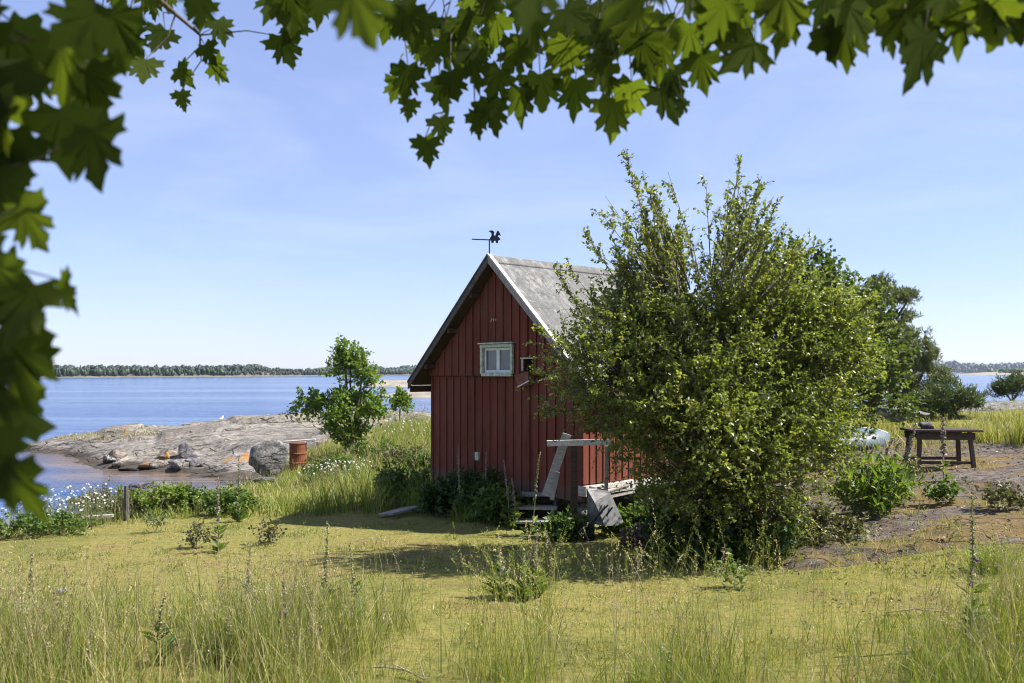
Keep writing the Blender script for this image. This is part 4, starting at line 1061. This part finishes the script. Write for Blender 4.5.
# sheathing under sheets
for s in (-1, 1):
    e = s*(HW+OV-.03); q = MB(); q.prism([(0, AZ-.026), (e, roofz(e)-.026), (e, roofz(e)-.07), (0, AZ-.07)], HL+GO+.14, lambda a, b, c: (a, -GO+.03+c, b))
    q.build('roof_boarding', M['dark_wood'], hut)
rc = MB()
for s in (-1, 1):
    rc.prism([(0, AZ+.03), (s*.13, AZ+.03-.13*slope), (s*.13, AZ+.012-.13*slope), (0, AZ+.012)], HL+GO+.2, lambda a, b, c: (a, -GO-.005+c, b))
rc.build('ridge_cap', M['roof'], hut)
for s, mt in ((-1, 'brown_grey_wood'), (1, 'gray_wood')):
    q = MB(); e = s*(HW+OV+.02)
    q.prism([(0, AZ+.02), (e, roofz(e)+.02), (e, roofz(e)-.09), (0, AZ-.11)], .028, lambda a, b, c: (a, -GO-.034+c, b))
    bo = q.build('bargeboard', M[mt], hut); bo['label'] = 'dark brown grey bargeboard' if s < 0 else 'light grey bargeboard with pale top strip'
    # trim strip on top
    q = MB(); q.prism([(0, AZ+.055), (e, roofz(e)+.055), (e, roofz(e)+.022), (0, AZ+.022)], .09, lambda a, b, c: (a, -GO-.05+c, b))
    q.build('verge_strip', M['grey_plank' if s > 0 else 'brown_grey_wood'], hut)
    q = MB(); q.beam((e-s*.03, -GO, roofz(e)-.09), (e-s*.03, HL+.15, roofz(e)-.09), .025, .12); q.build('eaves_board', M['dark_wood'], hut)
# purlin ends
for px_ in (-1.75, -1.1, -.5, .5, 1.1, 1.75):
    q = MB(); q.beam((px_, -GO+.01, roofz(px_)-.135), (px_, .02, roofz(px_)-.135), .07, .08); q.build('purlin', M['dark_wood'], hut)
# window
wc = ((winx0+winx1)/2, (winz0+winz1)/2); ww = winx1-winx0; wh = winz1-winz0
win = MB()
yF = -.105
win.box((wc[0], yF, winz1+.0), (ww+.07, .05, .055)); win.box((wc[0], yF-.012, winz1+.045), (ww+.11, .09, .022))
win.box((wc[0], yF, winz0-.0), (ww, .05, .06))
for sx in (winx0, winx1): win.box((sx, yF+.001, wc[1]-.01), (.055, .05, wh-.04))
fr = win.build('window', M['casing'], hut, .003); fr['label'] = 'weathered white framed two pane gable window'
sash = MB(); ip = .04
ix0, ix1, iz0, iz1 = winx0+.03, winx1-.03, winz0+.03, winz1-.03; mid_ = (ix0+ix1)/2
for zc in (iz0+.022, iz1-.022): sash.box(((ix0+ix1)/2, -.055, zc), (ix1-ix0, .035, .044))
for xc, w_ in ((ix0+.018, .036), (ix1-.018, .036), (mid_, .075)): sash.box((xc, -.056, (iz0+iz1)/2), (w_, .037, iz1-iz0-.088))
sash.build('sash', M['sash'], fr, .002)
for a0, a1 in ((ix0+.036, mid_-.037), (mid_+.037, ix1-.036)):
    q = MB(); q.box(((a0+a1)/2, -.05, (iz0+iz1)/2), (a1-a0, .006, iz1-iz0-.088)); q.build('pane', M['glass'], fr)
q = MB(); q.box(((ix0+mid_)/2+.01, .03, (iz0+iz1)/2+.03), (.14, .01, .18)); q.build('curtain', M['curtain'], fr)
# hatch hole closed by a black panel for interior shade, with hanging box
q = MB(); q.box(((hx0+hx1)/2, .012, (hz0+hz1)/2), (hx1-hx0, .02, hz1-hz0)); hb = q.build('hatch_dark_panel', M['black'], hut); hb['label'] = 'black panel standing for the shade in the small square opening right of the window'
q = MB(); q.box(((hx0+hx1)/2, -.075, hz1+.012), (hx1-hx0+.08, .06, .022)); q.box((hx0-.018, -.07, (hz0+hz1)/2), (.03, .03, hz1-hz0)); q.build('hatch_frame', M['casing'], hb)
q = MB()
x0, x1 = gx(524), gx(537.5); z1 = gz(529, 372); z0 = gz(529, 385)
q.add([(x0, -.06, z1-.02), (x1, -.06, z1+.03), (x1+.01, -.22, z1+.0), (x0-.0, -.22, z1-.05), (x0+.01, -.06, z0+.06), (x1-.02, -.06, z0+.03), (x1-.05, -.16, z0+.0), (x0+.03, -.16, z0-.01)],
      [(0, 1, 2, 3), (4, 7, 6, 5), (0, 4, 5, 1), (1, 5, 6, 2), (2, 6, 7, 3), (3, 7, 4, 0)])
nb_ = q.build('hatch_box', M['faded_red'], hut); nb_['label'] = 'sagging red wooden box hanging under the opening'
q = MB(); q.beam((x0+.03, -.17, z0-.03), (x1-.02, -.17, z0+.07), .02, .02); q.build('rail', M['white_wood'], nb_)
# small fittings
q = MB(); cx_, cz_ = gx(497.5), gz(497, 320)
q.tube([(cx_-.03, -.07, cz_), (cx_-.03, -.11, cz_+.02), (cx_-.03, -.12, cz_-.04)], .007, 6); q.tube([(cx_+.03, -.07, cz_), (cx_+.03, -.11, cz_+.02), (cx_+.03, -.12, cz_-.04)], .007, 6); q.box((cx_, -.065, cz_+.0), (.09, .015, .03))
q.build('iron_hook', M['casing'], hut)
q = MB(); q.box((gx(480), -.06, gz(480, 456)), (.09, .06, .14)); q.build('junction_box', M['casing'], hut, .008)
# weather vane
vt = Vector((0, -.10, AZ+.02)); vane = empty('weather_vane', hut.matrix_basis@vt if False else (HX-.27*b_.x, HY-.27*b_.y, HZ+AZ+.0), 0)
tag(vane, 'small dark weather vane with arm and cut out figures on the gable peak', 'weather vane')
Yv = HY-.27*b_.y; bzv = HZ+AZ
def vv(u, v): 
    p = P(u, v, Yv); return (p[0]-vane.location[0], 0, p[2]-bzv)
q = MB(); a = vv(489, 258); b = vv(488.6, 239.5); q.tube([(0, 0, -.04), (a[0]*0, 0, b[2])], .011, 8); q.build('pole', M['dark_iron'], vane)
q = MB(); a = vv(472, 239.2); b = vv(491.5, 240); q.tube([(a[0], 0, a[2]), (b[0], 0, b[2])], .010, 8); q.build('arm', M['dark_iron'], vane)
sil = [(488.5,231),(492,230.3),(494.5,232),(493.7,234.5),(495,236.2),(496.3,233),(497.5,230.6),(499,231.5),(501,235.8),(499,235),(497.8,236.2),(500,238.5),(500.3,240),(498.5,240.2),(498,243),(496,243),(495.5,240.8),(494,240.8),(493.5,243),(491.3,242.8),(491,240.3),(489.3,239.3),(491.5,235.5),(491.3,233)]
q = MB(); q.prism([(vv(u, v)[0], vv(u, v)[2]) for u, v in reversed(sil)], .02, lambda a, b, c: (a, c-.01, b)); q.build('figures', M['dark_iron'], vane)

# ------------------------------------------------------------------ porch bits
def gsafe(x, y): return ga(x, y)
# wooden steps
Ys = 14.1; sx = PX(536, Ys); sz = ga(sx, Ys)
st = empty('wooden_steps', (sx, Ys, sz-.02), R(-8)); tag(st, 'three weathered grey wooden steps at the corner of the hut', 'steps')
for i, (zz, yy) in enumerate(((.13, -.28), (.30, 0), (.47, .28))):
    q = MB(); q.beam((-.31+.02*i, yy, zz), (.33, yy+.01, zz+.01), .27, .035, jit=.004); q.build('tread', M['gray_wood'], st)
for i, (zz, yy) in enumerate(((.06, -.16), (.22, .12), (.39, .4))):
    q = MB(); q.box((.0, yy, zz), (.54, .03, .13)); q.build('riser', M['dark_wood'], st)
for s in (-.27, .29):
    q = MB(); q.beam((s, -.36, .0), (s, .42, .40), .04, .22); q.build('stringer', M['brown_grey_wood'], st)
# rail with post
rl = empty('porch_rail', (PX(574, 13.1), 13.1, ga(PX(574, 13.1), 13.1))); tag(rl, 'peeling white horizontal rail board on a dark post before the hut corner', 'railing')
lz = rl.location
def rp3(u, v, Y): p = P(u, v, Y); return (p[0]-lz[0], p[1]-lz[1], p[2]-lz[2])
q = MB(); q.beam(rp3(547, 443.5, 13.1), rp3(612, 442, 13.0), .035, .085, jit=.003); q.build('rail', M['white_wood'], rl)
q = MB(); q.beam((0, .06, -.1), (.0, .06, rp3(574, 446, 13.1)[2]), .10, .09, (0, 1, 0)); q.build('post', M['dark_wood'], rl)
q = MB(); q.beam(rp3(606, 500, 13.05), rp3(607, 446, 13.05), .05, .05, (0, 1, 0)); q.build('post', M['gray_wood'], rl)
lb = empty('leaning_board', P(546, 492, 13.3)); tag(lb, 'pale grey board leaning from the steps up to the white rail', 'board')
a = Vector(P(546, 496, 13.25)); b = Vector(P(567, 434, 13.22)); l0 = lb.location
q = MB(); q.beam(a-l0, b-l0, .04, .13, (1, 0, 0)); q.build('plank', M['grey_plank'], lb)
def plank(label, a, b, w, t, mat, up=(0, 0, 1), name='plank'):
    a = Vector(a); b = Vector(b); c = (a+b)/2
    q = MB(); q.beam(a-c, b-c, w, t, up, jit=.003); o_ = q.build(name, M[mat], None); o_.location = c; tag(o_, label, 'plank'); return o_
plank('short thin plank propped beside the leaning board', P(552, 500, 13.1), P(558, 472, 13.1), .03, .06, 'gray_wood', (1, 0, 0))
plank('long whitish plank on top of the pile along the hut wall', P(592, 488, 13.3), P(634, 481, 13.95), .12, .04, 'grey_plank')
plank('grey plank below the whitish one in the pile along the wall', P(594, 492, 13.25), P(638, 487, 13.85), .15, .04, 'grey_plank')
plank('lowest weathered plank sticking out of the pile behind the wheelbarrow', P(590, 500, 13.2), P(632, 491, 13.75), .12, .04, 'gray_wood')
plank('broken plank end lying across the planks behind the wheelbarrow', P(606, 493, 13.2), P(628, 486, 13.3), .08, .03, 'gray_wood')
for i, (u, v, du, lab) in enumerate(((396, 511, 15, 'left grey board lying on the grass in the hut shadow'), (404, 512, 14, 'right grey board lying beside the other in the hut shadow'))):
    Y = 15.6-.2*i; x = PX(u, Y); z = ga(x, Y)+.06+.03*i
    plank(lab, (x-.22, Y-.25, z), (x+.18, Y+.35, z+.03), .15, .03, 'gray_wood', name='ground_board')
x = PX(98, 15.6); z = ga(x, 15.6)
plank('bright pale plank lying in the weeds near the daisies', (x-.28, 15.6, z+.12), (x+.22, 15.7, z+.14), .12, .04, 'grey_plank')

# wheelbarrow tipped over
wbx, wby = PX(604, 12.8), 12.8; wz0 = ga(wbx, wby)
wb = empty('wheelbarrow', (wbx, wby, wz0)); tag(wb, 'grey steel wheelbarrow tipped on its side on the lawn before the hut', 'wheelbarrow')
def wq(u, v, dy): p = P(u, v, wby+dy); return Vector((p[0]-wbx, p[1]-wby, p[2]-wz0))
# tray: bottom panel (facing camera/right) and rim behind
bot = [wq(595, 503, -.14), wq(611, 494, .08), wq(625, 525, .10), wq(605, 526, -.12)]
rim = [wq(587, 489, .10), wq(604, 487, .34), wq(622, 521, .34), wq(588, 523, .12)]
q = MB()
def shell(A, B, th=.012):
    n = len(A)
    cA = sum(A, Vector())/n; vi = [p+(cA-p).normalized()*th*1.2 for p in A]; 
    d = (sum(B, Vector())/n-cA).normalized()
    vi = [p+d*th for p in vi]; cB = sum(B, Vector())/n; vo = [p+(cB-p).normalized()*th*1.4 for p in B]
    q.add(A+B, [(0, 1, 2, 3)]+[(i, (i+1) % 4, 4+(i+1) % 4, 4+i) for i in range(4)])
    q.add(vi+vo, [(3, 2, 1, 0)]+[(4+i, 4+(i+1) % 4, (i+1) % 4, i) for i in range(4)])
    q.add(list(B)+vo, [(i, (i+1) % 4, 4+(i+1) % 4, 4+i) for i in range(4)])
shell(bot, rim); tr = q.build('tray', M['steel'], wb)
q = MB(); q.tube(rim+[rim[0]], .010, 6); q.build('rim', M['steel'], tr)
wc_ = wq(588, 527, -.05); wc_.z = .10
q = MB(); ax = Vector((.75, -.6, .25)).normalized(); o1 = ax.orthogonal().normalized(); o2 = ax.cross(o1)
q.tube([wc_+(o1*math.cos(t*math.pi/8)+o2*math.sin(t*math.pi/8))*.105 for t in range(17)], .034, 7, cap=False)
wh_ = q.build('wheel', M['tyre'], wb, smooth=True)
q = MB(); q.tube([wc_-ax*.04, wc_+ax*.04], .065, 12); q.build('rim', M['dark_iron'], wh_)
for s in (0, 1):
    q = MB(); e = wq(578, 533, -.35) if s == 0 else wq(583, 520, .1)
    e.z = max(e.z, .03)
    q.tube([e, wq(594, 519, -.17), wq(602, 511, -.13), wq(608, 505, -.10)] if s == 0 else [wq(606, 516, -.13), wq(611, 509, -.10), wq(613, 507, -.13)], .013, 6); q.build('handle' if s == 0 else 'leg', M['dark_iron'], wb)
q = MB(); q.tube([wc_, wq(598, 515, -.14)], .012, 6); q.build('fork', M['dark_iron'], wb)
# litter heap
x = PX(648, 12.3)
tree('leaf_heap', 'small heap of brown dead leaves and twigs right of the wheelbarrow', 'leaf heap', (x, 12.3, g(x, 12.3)), [(x, 12.3, g(x, 12.3)+.04, .35, .3, .08)], 50, 5, 8, .06, .3, M['litter'], tl=.12, trunk_r=.006, bark='drystem', leafname='dead_leaves')

# ------------------------------------------------------------------ table
Yt = 15.6; tx = PX(939, Yt); tz = ga(tx, Yt)
tb = empty('work_table', (tx, Yt, tz), R(-4)); tag(tb, 'dark brown weathered wooden work table standing on the bedrock', 'table')
w2 = .51; th = CAMZ-(430-HOR)/FPX*Yt-tz
for i in range(4):
    q = MB(); q.beam((-w2-.03, -.27+i*.18, th), (w2+.08, -.27+i*.18, th+.004), .172, .035, jit=.003); q.build('top_board', M['dark_wood'], tb)
q = MB(); q.beam((-w2+.03, -.27, th-.09), (w2-.02, -.27, th-.09), .03, .12); q.beam((-w2+.03, .27, th-.09), (w2-.02, .27, th-.09), .03, .12); q.build('apron', M['dark_wood'], tb)
for sx_ in (-1, 1):
    for sy in (-1, 1):
        lx = sx_*(w2-.10); q = MB()
        zb = ga(tx+lx+sx_*.06, Yt+sy*.3)-tz
        q.beam((lx+sx_*.05, sy*.30, zb-.03), (lx, sy*.24, th-.02), .06, .06, (0, 1, 0)); q.build('leg', M['dark_wood'], tb)
q = MB(); q.beam((-w2+.08, -.25, .13), (w2-.08, -.25, .13), .035, .05); q.build('stretcher', M['dark_wood'], tb)
q = MB(); q.beam((-w2+.08, .25, .16), (w2-.08, .25, .16), .035, .05); q.build('stretcher', M['dark_wood'], tb)
o_ = rockmesh('dark_lump', M['dark_rock'], None, (tx-.19, Yt+.05, tz+th+.08), (.17, .12, .09), 5, sub=3); tag(o_, 'small dark lump lying on the tabletop', 'stone')  # rock-like lump standing for an unidentified dark object

# upturned boat behind the shrub
Yb = 19.2; bxx = PX(824, Yb); bt = empty('upturned_boat', (bxx, Yb, ga(bxx, Yb)), R(4)); tag(bt, 'pale blue upturned rowing boat half hidden behind the shrubs left of the table', 'boat')
q = MB(); ns, nr = 18, 12; L_ = 2.9
for i in range(ns+1):
    t = -1+2*i/ns; w_ = .62*(1-abs(t)**2.6)**.8+.02; h_ = .42+.0*t+.10*t*t
    for j in range(nr+1):
        a = math.pi*j/nr; q.v.append((t*L_/2, -math.cos(a)*w_, .02+math.sin(a)**.8*h_*(.55+.45*(w_/.64))))
for i in range(ns):
    for j in range(nr):
        k = i*(nr+1)+j; q.f.append((k, k+1, k+nr+2, k+nr+1))
hb_ = q.build('hull', M['boat'], bt, smooth=True)
md_ = hb_.modifiers.new('t', 'SOLIDIFY'); md_.thickness = .02
q = MB(); q.tube([(t*L_/2*.97, 0, .02+(.42+.10*t*t)*(.55+.45*min(1, ((.62*(1-abs(t)**2.6)**.8+.02)/.64)))+.015) for t in np.linspace(-1, 1, 15)], .02, 6); q.build('keel', M['white_wood'], bt)

# ------------------------------------------------------------------ shore rocks, drum, gull
def rock(label, u, v, Y, w, h, d, seed, mat, rz=0, cat='rock', name='rock', cuts=9, sink=.25, rough=.16):
    x = PX(u, Y); z = CAMZ-(v-HOR)/FPX*Y
    o_ = rockmesh(name, M[mat], None, (x, Y, z), (w/2*1.12, d/2*1.1, h/2*1.15), seed, rz, cuts=cuts, rough=rough); return tag(o_, label, cat)
rock('big pale grey lichen spotted boulder left of the rusty drum', 271, 459, 22.6, 1.0, .92, .9, 3, 'boulder', .3, 'boulder', 'boulder', 11)
rock('flat pale stone slab at the foot of the big boulder', 268, 480, 21.3, .62, .2, .6, 8, 'dark_rock', .5)
rock('dark pointed rock standing at the waterline', 187, 457, 30.2, .85, .8, .6, 12, 'dark_rock', .2, cuts=12)
rock('rounded brown rock left of the dark pointed one', 170, 457, 30.4, .9, .6, .7, 14, 'rust_rock', .8)
rock('flat topped rock with orange lichen in the cove', 153, 466, 29.4, 1.0, .42, .7, 17, 'rust_rock', .1)
rock('low sloping rock right of the dark pointed one', 199, 462, 30.0, .8, .5, .6, 22, 'boulder', .1)
rock('small dark rock half under water left of the flat topped rock', 132, 469, 29.2, .8, .16, .5, 19, 'dark_rock')
rock('orange lichen covered rock at the near waterline', 86, 500, 21.6, .95, .34, .6, 25, 'rust_rock', .2)
rock('wet brown rock behind the hanging maple twig', 118, 458, 30.8, .7, .6, .6, 27, 'rust_rock')
rock('pale grey flat rock by the bank weeds', 105, 506, 20.0, 1.2, .2, .7, 29, 'boulder')
rock('grey brown rock just above the weeds of the bank', 155, 489, 21.5, 1.5, .3, .7, 33, 'dark_rock')
rock('low pale stone in the meadow beyond the table', 905, 415, 23.0, 1.6, .35, 1.0, 35, 'boulder')
rock('lichen grey outcrop at the right edge beyond the tall grass', 1010, 418, 27.5, 3.6, .9, 2.2, 37, 'boulder', .2, 'outcrop', 'rock_outcrop')
rock('small grey stone lying in the lawn at the left', 62, 592, 9.4, .16, .07, .12, 43, 'boulder')
for i in range(10):
    u = rng.uniform(95, 245); yw = float(np.interp(PX(u, 29.5), [-20, -17.4, -13.2, -8.7, -6], [36.2, 34.8, 30.2, 27.7, 26.2])); Y = yw+rng.normal()*.55; x = PX(u, Y); q_ = .14+.28*rng.random()**2
    o_ = rockmesh('shore_stone', M[('boulder', 'dark_rock')[i % 2]], None, (x, Y, float(HS(np.array([x]), np.array([Y]))[0])+.06), (q_, q_*.8, q_*.55), 60+i, rng.random()*3, sub=3)
    tag(o_, 'small loose stone lying along the waterline of the shore rock', 'stone', 'small loose stones along the waterline of the shore rock')
# drum
Yd = 24.0; dx = PX(298, Yd); dz = ga(dx, Yd)
dr = empty('oil_drum', (dx, Yd, dz-.03)); tag(dr, 'rusty orange brown metal drum beside the boulder', 'drum')
topz = CAMZ-(443-HOR)/FPX*Yd; dh = max(.6, topz-dz+.03)
q = MB(); zs = [0, .02, .03, .30, .32, .34, .36, .62, .64, .66, .68, .97, .98, 1.0]; rs = [.225, .235, .225, .225, .24, .24, .225, .225, .24, .24, .225, .225, .238, .238]
q.tube([(0, 0, dh*z_) for z_ in zs], rs, 28); q.build('barrel', M['rust'], dr, smooth=False)
plank('pale plank lying across the top of the rusty drum', (dx-.35, Yd-.05, dz+dh-.0), (dx+.45, Yd+.05, dz+dh+.06), .2, .035, 'grey_plank')
# post at the bank
x = PX(126, 16.0); z = ga(x, 16.0); q = MB(); q.tube([(0, 0, -.1), (.01, 0, .3), (0, .01, .62)], [.055, .05, .035], 9); o_ = q.build('wooden_post', M['brown_grey_wood'], None); o_.location = (x, 16.0, z); tag(o_, 'short grey weathered post in the weeds by the shore', 'post')
# gull
Yg = 37.5; x = PX(221.5, Yg); z = float(HS(np.array([x]), np.array([Yg]))[0]); gl = empty('gull', (x, Yg, z), R(75)); gl.scale = (.62, .62, .62); tag(gl, 'tiny white gull standing on the crest of the shore rock', 'bird')
q = MB(); q.tube([(-.22, 0, .17), (-.12, 0, .17), (0, 0, .18), (.10, 0, .22), (.14, 0, .28), (.17, 0, .33), (.21, 0, .335), (.25, 0, .325)], [.01, .045, .07, .06, .038, .036, .025, .006], 10); q.build('body', M['gull'], gl, smooth=True)
for s in (-1, 1):
    q = MB(); q.tube([(0, s*.03, .0), (0, s*.03, .14)], .007, 5); q.build('leg', M['rust'], gl)

# fallen branches
def branch(label, pts, r, name='fallen_branch'):
    P3 = []
    for (u, v, Y) in pts:
        x = PX(u, Y); P3.append(Vector((x, Y, ga(x, Y)+.025+v)))
    c = P3[0].copy(); q = MB(); q.tube([p-c for p in P3], [r*(1-.7*i/len(P3)) for i in range(len(P3))], 6)
    for k in range(3):
        i = 1+k % (len(P3)-1); d = Vector((rng.normal()*.14, rng.normal()*.12, .06)); q.tube([P3[i]-c, P3[i]-c+d], [r*.5, r*.2], 5)
    o_ = q.build(name, M['drystem'], None); o_.location = c; tag(o_, label, 'branch')
branch('pale dead branch lying in the grass at the bottom centre', [(360, .02, 6.6), (385, .04, 6.55), (405, .03, 6.5), (425, .0, 6.35)], .012)
branch('thin dark dead branch on the lawn at the lower right', [(885, .0, 8.2), (915, .03, 8.15), (940, .02, 8.1), (962, .03, 8.0)], .012)
branch('thin dead twig on the rock left of the broad leaved plant', [(832, .0, 12.4), (850, .05, 12.4), (868, .02, 12.5)], .016)

# ------------------------------------------------------------------ haze
hz = MB(); hz.box((600, 1000, 45), (5200, 3400, 98))
m = N('air_haze'); v = m.n('ShaderNodeVolumePrincipled'); v.inputs['Color'].default_value = (.72, .82, 1, 1); v.inputs['Density'].default_value = .00009; v.inputs['Anisotropy'].default_value = .2
m.l(v.outputs[0], m.out.inputs['Volume'])
USE_HAZE = True
if USE_HAZE:
    ho = hz.build('haze', m.m, None); tag(ho, kind='stuff')
    m.m.cycles.homogeneous_volume = True if hasattr(m.m.cycles, 'homogeneous_volume') else True

# ------------------------------------------------------------------ world, sun, camera
w = bpy.data.worlds.new('World'); scene.world = w; w.use_nodes = True; nt = w.node_tree; nt.nodes.clear()
sky = nt.nodes.new('ShaderNodeTexSky'); sky.sky_type = 'NISHITA'; sky.sun_disc = False; sky.sun_elevation = R(SUN_EL); sky.sun_rotation = R(90)
sky.air_density = .85; sky.dust_density = .25; sky.ozone_density = 3.5; sky.altitude = 0
bg = nt.nodes.new('ShaderNodeBackground'); bg.inputs[1].default_value = .093; out = nt.nodes.new('ShaderNodeOutputWorld')
# thin high cloud
tc = nt.nodes.new('ShaderNodeTexCoord'); mp = nt.nodes.new('ShaderNodeMapping'); mp.inputs['Scale'].default_value = (1.2, 1.2, 5); nt.links.new(tc.outputs['Generated'], mp.inputs[0])
nz = nt.nodes.new('ShaderNodeTexNoise'); nz.inputs['Scale'].default_value = 2.0; nz.inputs['Detail'].default_value = 7; nz.inputs['Roughness'].default_value = .6; nz.inputs['Distortion'].default_value = .6; nt.links.new(mp.outputs[0], nz.inputs[0])
rp_ = nt.nodes.new('ShaderNodeValToRGB'); rp_.color_ramp.elements[0].position = .45; rp_.color_ramp.elements[1].position = .75; rp_.color_ramp.elements[1].color = (.24, .24, .24, 1); nt.links.new(nz.outputs[0], rp_.inputs[0])
mx = nt.nodes.new('ShaderNodeMix'); mx.data_type = 'RGBA'; mx.inputs[0].default_value = 0; nt.links.new(sky.outputs[0], mx.inputs[6]); mx.inputs[7].default_value = (4.0, 4.3, 4.7, 1)
tn = nt.nodes.new('ShaderNodeMix'); tn.data_type = 'RGBA'; tn.blend_type = 'MULTIPLY'; tn.inputs[0].default_value = 1; tn.inputs[7].default_value = (.97, .90, .96, 1); nt.links.new(mx.outputs[2], tn.inputs[6]); veil = nt.nodes.new('ShaderNodeMix'); veil.data_type = 'RGBA'; veil.inputs[0].default_value = .5; veil.inputs[7].default_value = (1.62, 1.98, 3.4, 1); nt.links.new(tn.outputs[2], veil.inputs[6]); cl = nt.nodes.new('ShaderNodeMix'); cl.data_type = 'RGBA'; cl.inputs[7].default_value = (4.0, 4.2, 4.5, 1); nt.links.new(rp_.outputs[0], cl.inputs[0]); nt.links.new(veil.outputs[2], cl.inputs[6]); nt.links.new(cl.outputs[2], bg.inputs[0]); nt.links.new(bg.outputs[0], out.inputs[0])

ld_ = bpy.data.lights.new('sun', 'SUN'); ld_.energy = 4.2; ld_.angle = R(.53); ld_.color = (1, .95, .87)
so = bpy.data.objects.new('sun', ld_); link(so); so.rotation_euler = (0, R(90-SUN_EL), 0); so.location = (30, 0, 40)
cd = bpy.data.cameras.new('camera'); cd.sensor_width = 36; cd.lens = FPX/1024*36; cd.shift_y = (HOR-341.5)/1024; cd.clip_end = 20000; cd.clip_start = .05
cd.dof.use_dof = True; cd.dof.focus_distance = 11.5; cd.dof.aperture_fstop = 3.8
co_ = bpy.data.objects.new('camera', cd); link(co_); co_.location = (0, 0, CAMZ); co_.rotation_euler = (R(90), 0, 0); scene.camera = co_

vs = scene.view_settings; vs.view_transform = 'Standard'; vs.look = 'None'; vs.exposure = 1.45; vs.gamma = 1
scene.cycles.use_denoising = True; scene.cycles.pixel_filter_type = 'BLACKMAN_HARRIS'; scene.cycles.filter_width = 1.05; scene.cycles.max_bounces = 8; scene.cycles.transparent_max_bounces = 8; scene.cycles.transmission_bounces = 4
scene.cycles.volume_bounces = 0; scene.cycles.sample_clamp_indirect = 6; scene.cycles.caustics_reflective = False; scene.cycles.caustics_refractive = False
